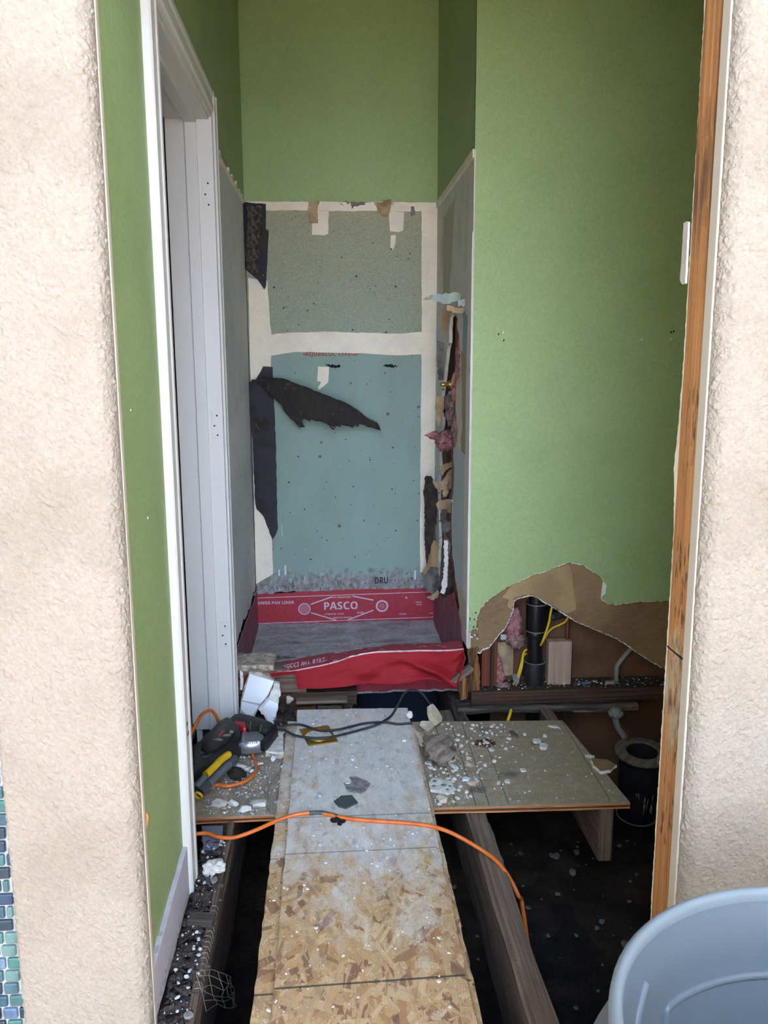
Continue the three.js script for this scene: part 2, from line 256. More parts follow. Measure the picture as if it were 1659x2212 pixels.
// ---------------------------------------------------------------- the house around the opening, the patio and the garden wall that catches the sun
{
  const g = struct('ground_patio', 'pale concrete porch and patio in front of the house');
  mesh('slab', box(-9, 9, GROUND - 0.2, GROUND, -1.2, 18, 0.01), M.concrete, g);
  const w = struct('wall_neighbour', 'sunlit pale house wall across the yard');
  mesh('masonry', box(-3.2, 3.2, GROUND, 10.0, 6.8, 7.1, 0.01), std(0xdfe8f2, 0.9), w);
  const p = struct('wall_yard', 'side walls of the narrow yard and the eave');
  mesh('side', box(-1.75, -1.6, GROUND, 4.2, -1.32, 4.6, 0.01), M.porchMid, p); mesh('side', box(1.8, 1.95, GROUND, 4.2, -1.3, 4.6, 0.01), M.porchLight, p);
  mesh('roof', box(-3.1, 3.1, 2.75, 2.85, -1.3, -0.95, 0.01), M.porch, p);
  const f = struct('wall_foundation', 'concrete stem wall under the opening');
  mesh('stem', box(-3, 3, DIRT, -0.045, -1.36, -1.2, 0.004), M.concrete, f);
  const d = struct('floor_crawlspace', 'bare dark earth below the floor joists');
  const e = new THREE.PlaneGeometry(5, 5, 120, 120); e.rotateX(-Math.PI / 2); e.translate(0.3, DIRT, -3.6); { const p = e.attributes.position; for (let i = 0; i < p.count; i++) p.setY(i, DIRT + 0.02 * n3(p.getX(i) * 5, 0, p.getZ(i) * 5, 4) + 0.008 * n3(p.getX(i) * 22, 0, p.getZ(i) * 22, 6)); } e.computeVertexNormals();
  mesh('earth', boxUV(e), M.dirt, d);
  mesh('footing', box(-2, 3.3, DIRT - 0.2, DIRT - 0.05, -6.2, -1.2), M.concrete, d);
  const c = struct('ceiling', 'plain ceiling and roof over the room');
  mesh('board', box(-3.1, 3.1, CEIL, CEIL + 0.25, -5.2, -1.25, 0.005), M.ceiling, c);
  const h = struct('wall_outer', 'outer walls that close the house');
  mesh('side', box(-2.0, -1.9, DIRT, CEIL, -5.2, -1.42), M.ceiling, h); mesh('side', box(XRR, XRR + 0.12, DIRT, CEIL, -5.2, -1.42), M.green, h); mesh('side', box(-2.0, XRR + 0.1, DIRT, CEIL, -5.2, -5.1), M.ceiling, h);
  mesh('hall_floor', box(-1.9, XL - 0.12, -0.03, 0, -5.1, -1.42), M.oldWood, h);
}
// ---------------------------------------------------------------- stucco surround of the opening
// profile: points (x, z) from the far end of the front face round the corner into the opening
function stuccoSkin(prof, y0, y1, step, amp, flip, smoothEnd) {
  const L = [0]; for (let i = 1; i < prof.length; i++) L.push(L[i - 1] + Math.hypot(prof[i][0] - prof[i - 1][0], prof[i][1] - prof[i - 1][1]));
  const total = L[L.length - 1], nu = Math.round(total / step), nv = Math.round((y1 - y0) / step), pos = [], uv = [], idx = [];
  const at = (s) => { let k = 1; while (k < L.length - 1 && L[k] < s) k++; const t = (s - L[k - 1]) / (L[k] - L[k - 1]); return [mix(prof[k - 1][0], prof[k][0], t), mix(prof[k - 1][1], prof[k][1], t)]; };
  for (let j = 0; j <= nv; j++) for (let i = 0; i <= nu; i++) {
    const s = total * i / nu, y = mix(y0, y1, j / nv), [x, z] = at(s), [xa, za] = at(Math.max(0, s - 0.012)), [xb, zb] = at(Math.min(total, s + 0.012)), l = Math.hypot(xb - xa, zb - za) || 1;
    let nx = -(zb - za) / l, nz = (xb - xa) / l; if (flip) { nx = -nx; nz = -nz; }
    const a = n3(s * 190, y * 190, 0.5, 11), b = n3(s * 100, y * 100, 3.5, 12), c = n3(s * 7, y * 3.5, 1.5, 13), edge = sstep(total, total - smoothEnd, s) * sstep(0, 0.01, s);
    const h = amp * (Math.min(0.12, 0.75 * a + 0.55 * b + 0.1) + 0.25 * n3(s * 330, y * 330, 2.5, 15)) * edge + 0.0009 * c;
    pos.push(x + nx * h, y, z + nz * h); uv.push(s, y);
  }
  for (let j = 0; j < nv; j++) for (let i = 0; i < nu; i++) { const p = j * (nu + 1) + i, q = p + nu + 1; if (flip) idx.push(p, q, p + 1, p + 1, q, q + 1); else idx.push(p, p + 1, q, p + 1, q + 1, q); }
  const g = new THREE.BufferGeometry(); g.setAttribute('position', new THREE.Float32BufferAttribute(pos, 3)); g.setAttribute('uv', new THREE.Float32BufferAttribute(uv, 2)); g.setIndex(idx); g.computeVertexNormals(); return g;
}
const arc = (cx, cz, r, a0, a1, n = 8) => Array.from({ length: n + 1 }, (_, i) => { const a = mix(a0, a1, i / n); return [cx + r * Math.cos(a), cz + r * Math.sin(a)]; });
{
  const g = struct('wall_facade_left', 'cream rough stucco surround along one side of the opening');
  const P = [[-0.566, -1.42], ...arc(-0.556, -1.382, 0.010, Math.PI, Math.PI / 2, 4), ...arc(-0.3735, -1.403, 0.031, Math.PI / 2, 0.05, 8), [-0.3425, -1.408]];
  mesh('stucco', stuccoSkin(P, -0.12, 1.86, 0.0018, 0.0036, true, 0.010), M.stucco, g);
  mesh('core', box(-0.56, -0.352, GROUND, 2.2, -1.43, -1.382), M.stucco, g);
  mesh('corner_bead', box(-0.356, -0.3405, GROUND, 2.2, -1.426, -1.407, 0.004), M.bead, g);
  mesh('framing', box(-0.50, -0.355, -0.03, 2.2, -1.50, -1.43), M.stud, g);
  // small splinters left where the frame was pulled off
  mesh('wood_splinter', plate(jag([[-0.344,0.420],[-0.337,0.411],[-0.341,0.386],[-0.346,0.388]], 0.001, 0.006, 4), 'z', -1.435, 0.006), M.stud, g);
  mesh('wood_splinter', plate(jag([[-0.346,0.197],[-0.340,0.187],[-0.344,0.161],[-0.346,0.164]], 0.001, 0.006, 5), 'z', -1.435, 0.006), M.stud, g);
}
{
  const g = struct('wall_facade_right', 'cream rough stucco surround beside the bare stud');
  const P = [[0.9, -1.345], ...arc(0.650, -1.375, 0.030, Math.PI / 2, Math.PI, 8), [0.62, -1.3765]];
  mesh('stucco', stuccoSkin(P, -0.05, 1.86, 0.0018, 0.0036, false, 0.010), M.stucco, g);
  mesh('core', box(0.632, 3, GROUND, 2.2, -1.405, -1.352), M.stucco, g);
  mesh('stop_strip', box(0.6175, 0.66, GROUND, 2.2, -1.4035, -1.373, 0.003), M.bead, g);
  mesh('core_inner', box(0.66, 1.7, DIRT, CEIL, -1.478, -1.405), M.gyp, g);
  mesh('drywall_inner', box(0.66, 1.7, -0.03, CEIL, -1.49, -1.478), M.green, g);
}
{
  const g = struct('wall_facade_top', 'wall over the opening');
  mesh('lintel', box(-0.56, 3, 2.05, CEIL, -1.49, -1.36, 0.004), M.stucco, g);
  mesh('wall_beyond', box(-3, -0.55, GROUND, CEIL, -1.49, -1.425, 0.004), M.grout, g);
}
// the bare stud of the opening with the torn drywall behind it
{
  const t = thing('wall_stud', 'bare orange-brown wood stud at the edge of the opening', 'stud');
  const g = roughBox(0.6195, 0.66, -0.045, 2.2, -1.474, -1.4045, 0.0012, 0.012, 21, 'y', 12); planeUV(g, 'zy', -1.474, -1.4045, -0.045, 2.2); mesh('lumber', g, M.oldStud, t);
  const e = jag([[-1.472, 0.0], [-1.472, 2.1], [-1.481, 2.1], [-1.479, 1.6], [-1.481, 1.2], [-1.487, 1.09], [-1.496, 1.02], [-1.488, 0.98], [-1.480, 0.9], [-1.483, 0.5], [-1.484, 0.2], [-1.480, 0.0]], 0.0016, 0.008, 8);
  tag(mesh('drywall_edge', plate(e, 'x', 0.6205, 0.03), M.compound, t), 'torn cream drywall edge');
  tag(mesh('corner_chip', plate(jag([[-1.491,1.448],[-1.503,1.447],[-1.505,1.351],[-1.495,1.343],[-1.482,1.344],[-1.485,1.446]], 0.001, 0.01, 9), 'x', 0.616, 0.004), M.oldwhite, t), 'white paint flake');
  mesh('saw_cut', box(0.6183, 0.63, 0.688, 0.691, -1.474, -1.406, 0.0003), M.dark, t).rotation.x = 0.0;
}
// mosaic beyond the stucco surround: each tile a piece
{
  const g = struct('wall_mosaic', 'blue and teal glass mosaic wall beside the stucco surround');
  mesh('grout_bed', box(-1.6, -0.555, GROUND, 2.2, -1.46, -1.404), M.grout, g);
  const cols = [0x3b6474, 0x558585, 0x6a918c, 0x2f4c6a, 0x6480a2, 0x243a50, 0x49727e, 0x7290ac, 0x2e4657, 0x488079].map((c, i) => new THREE.MeshPhysicalMaterial({ color: 0xffffff, map: (() => { const k = new THREE.Color(c); const b = [k.r, k.g, k.b].map((x) => 255 * Math.pow(x, 1 / 2.2)); return mottled(b, b.map((x) => x * 0.82), 0.06, 3, 200 + i); })(), roughness: 0.22, clearcoat: 0.6, clearcoatRoughness: 0.1, side: THREE.DoubleSide }));
  const r = rng(17), base = new RoundedBoxGeometry(0.0255, 0.0215, 0.008, 2, 0.0035), half = new RoundedBoxGeometry(0.0105, 0.0215, 0.008, 2, 0.003);
  boxUVsmooth(base); boxUVsmooth(half);
  const far = [];                                                   // the field beyond the picture's edge: one part
  for (let j = 0; j < 78; j++) {
    const y = -0.08 + j * 0.0255; let x = -0.568 - r() * 0.012;
    for (let i = 0; x > -1.05; i++) { const small = r() < 0.16, w = small ? 0.0105 : 0.0255, c = Math.floor(r() * cols.length); if (j < 33 && i < 4) { const m = mesh('tile', small ? half : base, cols[c], g); m.position.set(x - w / 2, y, -1.401); } else far.push([x - w / 2, y, small ? 0.41 : 1, c]); x -= w + 0.0035; }
  }
  const f = new THREE.InstancedMesh(base, std(0xffffff, 0.25), far.length), mm = new THREE.Matrix4(), tone = [0x3b6474, 0x558585, 0x6a918c, 0x2f4c6a, 0x6480a2, 0x243a50, 0x49727e, 0x7290ac, 0x2e4657, 0x488079].map((c) => new THREE.Color(c));
  far.forEach(([x, y, k, c], i) => { f.setMatrixAt(i, mm.makeScale(k, 1, 1).setPosition(x, y, -1.401)); f.setColorAt(i, tone[c]); }); f.name = 'tile_field'; f.castShadow = f.receiveShadow = true; f.userData.kind = 'stuff'; g.add(f);
}
// ---------------------------------------------------------------- left wall with the doorway
{
  const g = struct('wall_left', 'green painted wall with bare board at the shower end');
  const torn = jag([[-3.81, 1.878], [-2.78, 1.878]], 0.006, 0.03, 41, false);
  const pts = [[-1.425, 0.02], [-1.425, CEIL], [-3.9, CEIL], [-3.9, 1.878], ...torn, [-2.752, 1.878], [-2.752, 1.938], [-1.885, 1.938], [-1.895, 0.02]];
  mesh('painted_board', plate(pts, 'x', XL - 0.10, 0.10), M.green, g);
  mesh('hall_side', plate([[-1.425, 0.0], [-1.425, CEIL], [-5.1, CEIL], [-5.1, -0.1], [-2.756, -0.1], [-2.756, 1.942], [-1.88, 1.942], [-1.88, 0.0]], 'x', XL - 0.12, 0.018), M.gyp, g);
  const bareMap = canvasTex(1024, 2048, (c, w, h) => {
    c.fillStyle = '#dcddd8'; c.fillRect(0, 0, w, h); const r = rng(5);
    for (let i = 0; i < 260; i++) { const x = r() * w, y = r() * h, q = 30 + r() * 120; c.fillStyle = `rgba(${r() < 0.5 ? '232,232,226' : '176,184,182'},${0.05 + r() * 0.06})`; c.beginPath(); c.ellipse(x, y, q * 0.6, q, r() * 3, 0, 7); c.fill(); }
    c.fillStyle = 'rgba(232,229,220,0.8)'; c.beginPath(); c.moveTo(0, 0); c.lineTo(180, 0); for (let y = 0; y < h; y += 40) c.lineTo(180 + 30 * Math.sin(y * 0.013) + r() * 16, y); c.lineTo(0, h); c.fill();
    c.fillStyle = 'rgba(236,234,228,0.75)'; c.beginPath(); c.moveTo(w, 820); for (let x = w; x > 200; x -= 30) c.lineTo(x, 800 + r() * 60 + (w - x) * 0.2); c.lineTo(260, 1240); for (let x = 260; x < w; x += 30) c.lineTo(x, 1120 + r() * 80); c.fill();
    for (let i = 0; i < 26000; i++) { const v = r(); c.fillStyle = v < 0.5 ? 'rgba(70,84,84,0.35)' : 'rgba(225,225,220,0.35)'; c.fillRect(r() * w, r() * h, 1 + r() * 2, 1 + r() * 3); }
    for (let i = 0; i < 70; i++) { c.fillStyle = `rgba(60,58,52,${0.3 + r() * 0.4})`; c.beginPath(); c.arc(r() * w, r() * h, 1.5 + r() * 4, 0, 7); c.fill(); }
    for (let i = 0; i < 900; i++) { const y = h - r() * r() * 330, x = r() * w; c.fillStyle = ['rgba(92,86,76,0.3)', 'rgba(60,60,58,0.3)', 'rgba(150,144,132,0.3)'][Math.floor(r() * 3)]; c.fillRect(x, y, 3 + r() * 12, 10 + r() * 50); }
  });
  const bp = [[-2.758, 0.0], [-2.758, 1.876], [-3.81, 1.876], ...jag([[-3.81, 0.19], [-3.5, 0.17], [-3.2, 0.2], [-2.9, 0.19], [-2.86, 0.03]], 0.012, 0.03, 43, false), [-2.84, 0]];
  mesh('bare_board', planeUV(plate(bp, 'x', XL - 0.016, 0.013), 'zy', -2.73, -3.81, 0, 1.876), std(0xffffff, 0.9, { map: bareMap, bumpMap: null }), g);
  mesh('stud_bay', box(XL - 0.10, XL - 0.02, -0.1, 1.87, -3.9, -2.76), M.darkWood, g);
  // torn paper and plaster along the cut line
  const r = rng(3);
  for (let i = 0; i < 8; i++) { const z = -2.85 - i * 0.11 - r() * 0.07, w = 0.02 + r() * 0.035, h = 0.008 + r() * 0.014; mesh('torn_paper', plate(jag([[z, 1.87], [z - w, 1.872], [z - w * 0.9, 1.872 + h], [z - w * 0.2, 1.874 + h * 0.7]], 0.003, 0.01, 60 + i), 'x', XL - 0.004, 0.007 + r() * 0.004), r() < 0.7 ? M.gyp : M.tanPaper, g); }
  mesh('plaster_edge', plate(jag([[-2.83, 1.860], [-3.805, 1.862], [-3.805, 1.874], [-2.83, 1.872]], 0.003, 0.02, 44), 'x', XL - 0.006, 0.009), M.compound, g);
  for (const [z, y, s] of [[-1.46, 0.98, 0.0], [-1.62, 0.92, 1], [-1.53, 1.13, 2]]) mesh('nail_hole', put(shard(0.006, 0.008, 0.0012, 70 + s, 6), XL, y, z, 0, 0, -Math.PI / 2), s ? M.gyp : M.darkWood, g);
}
{
  const b = struct('baseboard_left', 'scuffed white baseboard at the foot of the green wall');
  const map = canvasTex(1024, 256, (c, w, h) => { c.fillStyle = '#cfcad4'; c.fillRect(0, 0, w, h); const r = rng(8); for (let i = 0; i < 500; i++) { c.fillStyle = ['rgba(226,224,230,0.3)', 'rgba(180,176,188,0.25)', 'rgba(168,150,136,0.25)'][r() < 0.45 ? 0 : r() < 0.7 ? 1 : 2]; const y = r() * h; c.fillRect(r() * w, y, 10 + r() * 60, 2 + r() * 6); } for (let i = 0; i < 420; i++) { c.fillStyle = ['rgba(120,96,78,0.35)', 'rgba(90,80,72,0.3)', 'rgba(220,216,210,0.3)'][Math.floor(r() * 3)]; c.fillRect(r() * w, h - r() * r() * 90, 6 + r() * 30, 3 + r() * 12); } });
  mesh('board', planeUV(plate(jag([[-1.42, 0.005], [-1.42, 0.108], [-1.60, 0.116], [-1.80, 0.122], [-1.80, 0.0], [-1.6, 0.0]], 0.0025, 0.02, 47), 'x', XL - 0.001, 0.011, { bevel: 0.001 }), 'zy', -1.42, -1.8, 0, 0.13), std(0xffffff, 0.7, { map }), b);
}
{
  const g = struct('door_1', 'white doorway with moulded casing and empty hinge mortises');
  const X0 = XL, prof = (w) => [[0, 0], [0, 0.010], [0.012, 0.0125], [0.016, 0.0185], [0.030, 0.0185], [0.034, 0.0155], [w - 0.024, 0.0145], [w - 0.018, 0.0185], [w - 0.006, 0.0185], [w - 0.002, 0.015], [w, 0.012], [w, 0]];
  const cas = (w, l) => { const s = new THREE.Shape(prof(w).map((p) => new THREE.Vector2(p[0], p[1]))); const q = new THREE.ExtrudeGeometry(s, { depth: l, bevelEnabled: false }); q.deleteAttribute('uv'); return q; };
  // casing along y: profile x -> -z (away), profile y -> +x
  const upright = (zi, dir, w, y0, y1) => { const q = cas(w, y1 - y0), p = q.attributes.position; for (let i = 0; i < p.count; i++) { const a = p.getX(i), b = p.getY(i), d = p.getZ(i); p.setXYZ(i, X0 + b, y0 + d, zi + dir * a); } q.computeVertexNormals(); return boxUV(q); };
  mesh('casing', upright(-1.892, 1, 0.092, 0.0, 1.928), M.white, g);
  mesh('casing', upright(-2.733, -1, 0.094, -0.01, 2.003), M.white, g);
  { const q = cas(0.075, 0.933), p = q.attributes.position; for (let i = 0; i < p.count; i++) { const a = p.getX(i), b = p.getY(i), d = p.getZ(i); p.setXYZ(i, X0 + b, 1.928 + a, -1.80 - d); } q.computeVertexNormals(); mesh('casing', boxUV(q), M.white, g); }
  const xi = XL - 0.13;
  mesh('jamb', box(xi, XL + 0.002, -0.02, 1.93, -2.755, -2.738, 0.001), M.white, g);
  mesh('jamb', box(xi, XL + 0.002, -0.02, 1.93, -1.897, -1.88, 0.001), M.white, g);
  mesh('jamb', box(xi, XL + 0.002, 1.922, 1.94, -2.755, -1.88, 0.001), M.white, g);
  mesh('stop', box(XL - 0.071, XL - 0.036, -0.02, 1.924, -2.739, -2.727, 0.0015), M.white, g);
  mesh('stop', box(XL - 0.071, XL - 0.036, 1.911, 1.924, -2.739, -1.89, 0.0015), M.white, g);
  mesh('stop', box(XL - 0.071, XL - 0.036, -0.02, 1.924, -1.896, -1.884, 0.0015), M.white, g);
  for (const [y0, y1] of [[1.668, 1.752], [0.968, 1.055], [0.272, 0.36]]) {
    const p = mesh('hinge_leaf', box(XL - 0.025, XL + 0.001, y0, y1, -2.7385, -2.7362, 0.0008), M.white, g);
    for (const [dx, dy] of [[-0.008, 0.072], [-0.017, 0.040], [-0.008, 0.010]]) { const c = new THREE.CylinderGeometry(0.0027, 0.0027, 0.0016, 10); c.rotateX(Math.PI / 2); c.translate(XL + dx, y0 + dy, -2.7358); boxUVsmooth(c); mesh('screw_hole', c, M.dark, p); }
  }
  mesh('hall_wall', box(-1.35, -1.30, 0, CEIL, -5.1, -1.42), M.ceiling, g);
  // scuffs of bare wood near the foot of the casing
  for (const [z, y, s] of [[-1.84, 0.40, 1], [-1.85, 0.375, 2], [-1.82, 0.10, 3], [-1.815, 0.085, 4]]) mesh('scuff', put(shard(0.012, 0.03, 0.0008, 80 + s, 8), XL + 0.0152, y, z, 0, 0, -Math.PI / 2), M.tanPaper, g);
}

// ---------------------------------------------------------------- back wall of the shower recess
{
  const g = struct('wall_back', 'back wall of the shower recess, green paint above bare greenboard');
  mesh('painted_board', plate([[XL - 0.1, 1.872], [XL - 0.1, CEIL], [0.7, CEIL], [0.7, 1.872]], 'z', ZB - 0.1, 0.1), M.green, g);
  mesh('framing', box(XL - 0.1, 0.7, -0.1, 1.872, ZB - 0.1, ZB - 0.02), M.darkWood, g);
  const W = XR - XL;
  const boardTex = (seed, yTop, yBot, spray, foot) => canvasTex(1024, 1024, (c, w, h) => {
    const r = rng(seed); c.fillStyle = '#8ea596'; c.fillRect(0, 0, w, h);
    for (let i = 0; i < 240; i++) { const q = 20 + r() * 110; c.fillStyle = `rgba(${r() < 0.5 ? '142,174,168' : '112,142,140'},0.06)`; c.beginPath(); c.ellipse(r() * w, r() * h, q, q * 0.5, r() * 3, 0, 7); c.fill(); }
    for (let i = 0; i < 9000; i++) { c.fillStyle = r() < 0.5 ? 'rgba(150,180,172,0.22)' : 'rgba(96,122,120,0.22)'; c.fillRect(r() * w, r() * h, 1 + r() * 5, 1); }
    if (spray) for (let i = 0; i < 260000; i++) { const y = Math.pow(r(), 1.6) * h * 0.98; c.fillStyle = ['rgba(206,188,152,0.7)', 'rgba(176,160,124,0.7)', 'rgba(124,116,88,0.6)', 'rgba(196,182,148,0.7)'][Math.floor(r() * 4)]; const q = 1 + r() * 2; c.fillRect(r() * w, y, q, q); }
    for (let i = 0; i < 14; i++) { c.fillStyle = `rgba(196,180,140,${0.25 + r() * 0.3})`; c.fillRect(240 + r() * 220, r() * h, 4 + r() * 14, 3 + r() * 8); }
    for (let i = 0; i < 30; i++) { c.strokeStyle = `rgba(215,225,220,${0.25 + r() * 0.4})`; c.lineWidth = 1 + r(); c.beginPath(); const x = r() * w, y = r() * h; c.moveTo(x, y); c.lineTo(x + (r() - 0.5) * 14, y + (r() - 0.3) * 34); c.stroke(); }
    for (let i = 0; i < 60; i++) { c.fillStyle = `rgba(40,42,38,${0.5 + r() * 0.4})`; c.beginPath(); c.arc(r() * w, r() * h, 1 + r() * 2.2, 0, 7); c.fill(); }
    if (foot) {
      for (let i = 0; i < 2600; i++) { const y = h - Math.pow(r(), 1.5) * (60 + 50 * Math.sin(i) ** 2), x = r() * w; c.fillStyle = ['rgba(150,142,140,0.35)', 'rgba(180,180,188,0.35)', 'rgba(110,102,96,0.3)', 'rgba(140,122,108,0.35)'][Math.floor(r() * 4)]; c.beginPath(); c.ellipse(x, y, 2 + r() * 12, 3 + r() * 12, 0, 0, 7); c.fill(); }
      for (let i = 0; i < 90; i++) { c.fillStyle = 'rgba(50,46,42,0.55)'; c.fillRect(r() * w, h - r() * 70, 2 + r() * 4, 4 + r() * 12); }
      c.fillStyle = '#2b2a28'; c.font = 'bold 40px sans-serif'; c.fillText('DRU', 0.665 * w, h - 42);
      c.fillStyle = '#d8dde2'; for (const [x, y, a] of [[0.89, 96, 40], [0.165, 128, 40], [0.13, 110, 26]]) c.fillRect(x * w, h - y, 10, a);
      c.strokeStyle = '#c9d6d6'; c.lineWidth = 3; c.beginPath(); c.moveTo(0.155 * w, h - 300); c.lineTo(0.157 * w, h - 250); c.stroke();
    }
  });
  // upper sheet and lower sheet, each a panel of its own
  mesh('greenboard_panel', planeUV(plate(jag([[XL, 1.285], [XR, 1.285], [XR, 1.871], [XL, 1.871]], 0.0006, 0.05, 51), 'z', ZB - 0.0125, 0.0125), 'xy', XL, XR, 1.285, 1.871), std(0xffffff, 0.88, { map: boardTex(11, 0, 0, true, false), bumpMap: peel, bumpScale: 0.0005 }), g);
  const foot = jag([[XL, 0.165], ...[[-0.371,0.143],[-0.307,0.146],[-0.254,0.158],[-0.169,0.160],[-0.062,0.145],[-0.015,0.153],[0.087,0.139],[0.173,0.140],[0.303,0.141],[0.346,0.149],[0.400,0.144],[0.443,0.147]], [XR, 0.15]], 0.004, 0.012, 52, false);
  const low = canvasTex(1024, 1024, () => {});
  mesh('greenboard_panel', planeUV(plate([...foot, [XR, 1.2825], [XL, 1.2825]], 'z', ZB - 0.0125, 0.0125), 'xy', XL, XR, 0.147, 1.2825), std(0xffffff, 0.88, { map: boardTex(12, 0, 0, false, true), bumpMap: peel, bumpScale: 0.0005 }), g);
  // printed words along the head of the lower sheet
  const word = (txt, x0, x1, y0, y1) => { const t = canvasTex(512, 64, (c, w, h) => { c.fillStyle = '#8ea596'; c.fillRect(0, 0, w, h); c.fillStyle = '#a8413c'; c.font = 'bold 62px sans-serif'; c.textAlign = 'center'; c.textBaseline = 'alphabetic'; c.fillText(txt, w / 2, 50, w * 0.94); }); const q = new THREE.PlaneGeometry(x1 - x0, y1 - y0); q.translate((x0 + x1) / 2, (y0 + y1) / 2, ZB + 0.0006); return mesh('print', q, std(0xffffff, 0.9, { map: t }), g); };
  word('▬•AQUABLOC TYPE•X•', -0.135, 0.138, 1.221, 1.246); word('▬•AQUABLOC', 0.222, 0.392, 1.221, 1.246);
  // joint compound: a band at each joint, feathered outline
  const band = (pts, s, t = 0.0022) => mesh('joint_compound', plate(jag(pts, 0.0014, 0.03, s), 'z', ZB - 0.001, t + 0.001, { bevel: 0.0008 }), M.compound, g);
  band([[-0.344,1.559],[-0.261,1.548],[-0.256,1.364],[-0.251,1.335],[-0.254,1.230],[-0.269,0.963],[-0.273,0.309],[-0.273,0.244],[-0.352,0.197],[-0.348,0.653],[-0.347,1.166]], 53);
  band([[0.404,1.857],[0.478,1.856],[0.473,1.363],[0.472,0.957],[0.466,0.229],[0.404,0.239],[0.405,0.958],[0.408,1.324]], 54);
  band([[-0.344,1.300],[-0.223,1.325],[-0.022,1.332],[0.181,1.326],[0.303,1.322],[0.467,1.336],[0.468,1.233],[0.303,1.228],[0.140,1.238],[-0.023,1.241],[-0.145,1.245],[-0.307,1.222]], 55, 0.003);
  band([[-0.068,1.852],[0.007,1.853],[0.003,1.743],[-0.015,1.735],[-0.067,1.737],[-0.067,1.809]], 56, 0.0016); band([[0.258,1.856],[0.330,1.857],[0.326,1.758],[0.308,1.750],[0.268,1.754]], 57, 0.0016);
  band([[0.272,1.738],[0.294,1.738],[0.292,1.706],[0.282,1.677],[0.270,1.681]], 58, 0.001); band([[-0.051,1.181],[-0.002,1.179],[-0.007,1.112],[-0.026,1.096],[-0.046,1.080],[-0.054,1.088],[-0.038,1.112],[-0.056,1.120]], 59, 0.0018);
  // the strip of old edging along the cut at the top with torn scraps hanging from it
  mesh('edge_strip', plate(jag([[XL, 1.836], [XR, 1.836], [XR, 1.8725], [XL, 1.8725]], 0.002, 0.03, 60), 'z', ZB - 0.001, 0.007, { bevel: 0.001 }), M.compound, g);
  const scrap = (pts, s, m = M.tanPaper, z = ZB + 0.006) => mesh('torn_scrap', plate(jag(pts, 0.0025, 0.008, s), 'z', z, 0.003, { fine: 0.012, bend: (v) => { v.z += 0.006 * n3(v.x * 40, v.y * 40, 1, s); } }), m, g);
  scrap([[-0.080,1.869],[-0.032,1.875],[-0.041,1.841],[-0.040,1.783],[-0.077,1.784],[-0.084,1.835]], 61); scrap([[0.227,1.879],[0.273,1.883],[0.269,1.842],[0.259,1.815],[0.235,1.813],[0.213,1.836],[0.207,1.864]], 62, M.tanPaper, ZB + 0.012);
  scrap([[0.046,1.870],[0.082,1.878],[0.097,1.867],[0.070,1.859]], 63); scrap([[0.099,1.872],[0.164,1.873],[0.160,1.860],[0.113,1.854],[0.105,1.840]], 64, M.greyPaper); scrap([[0.357,1.855],[0.371,1.855],[0.375,1.821],[0.361,1.815]], 65, M.greyPaper); scrap([[0.196,1.873],[0.244,1.879],[0.283,1.874],[0.283,1.860],[0.208,1.856]], 66, M.cream);
  // screw dimples and gouges: shallow discs set into the board
  const dim = new THREE.CylinderGeometry(1, 1, 0.0014, 12); dim.rotateX(Math.PI / 2); boxUVsmooth(dim);
  const spots = [[-0.051,1.746],[0.025,1.752],[0.194,1.705],[0.274,1.681],[0.298,1.690],[0.348,1.640],[0.059,1.645],[0.356,1.662],[0.062,1.537],[-0.046,1.537],[0.122,1.566],[-0.234,1.519],[0.293,1.523],[0.205,1.527],[-0.064,1.451],[-0.093,1.421],[-0.195,1.433],[0.265,1.384],[-0.132,1.360],[0.104,1.340],[0.250,1.328],[-0.183,1.337],[0.093,1.107],[0.165,1.103],[0.276,1.035],[0.257,0.971],[0.395,1.001],[0.372,0.890],[-0.042,0.846],[0.068,0.859],[0.278,0.820],[-0.147,0.784],[-0.049,0.783],[0.083,0.763],[0.177,0.766],[0.288,0.746],[-0.191,0.668],[-0.035,0.636],[0.099,0.645],[0.275,0.630],[0.290,0.610],[0.398,0.609],[0.085,0.562],[-0.123,0.544],[0.034,0.464],[-0.068,0.442],[0.292,0.438],[-0.047,0.412],[-0.024,0.398],[0.256,0.404],[0.237,0.389],[-0.100,0.310],[-0.232,0.363],[-0.161,0.237],[0.104,0.318],[0.390,1.840],[-0.333,0.341],[-0.329,0.271],[-0.346,0.387],[0.446,1.482],[0.439,1.282],[0.417,1.163]];
  const dr = rng(66); spots.forEach(([x, y], i) => { const big = [44, 25, 26, 32].includes(i), s = big ? 0.0075 : 0.0018 + dr() * 0.0028, m = mesh('screw_dimple', dim, big || dr() < 0.35 ? M.dimple : M.darkPaper, g); m.scale.set(s, s * (0.7 + dr() * 0.4), 1); m.position.set(x, y, ZB + 0.0003); });
  for (const [i, p] of [[[-0.018,1.191],[0.047,1.186],[0.053,1.180],[0.021,1.174],[-0.008,1.183]], [[0.238,1.184],[0.272,1.190],[0.307,1.181],[0.275,1.175]]].entries()) mesh('gouge', plate(jag(p, 0.004, 0.004, 67 + i), 'z', ZB - 0.001, 0.0018), M.dark, g);
}
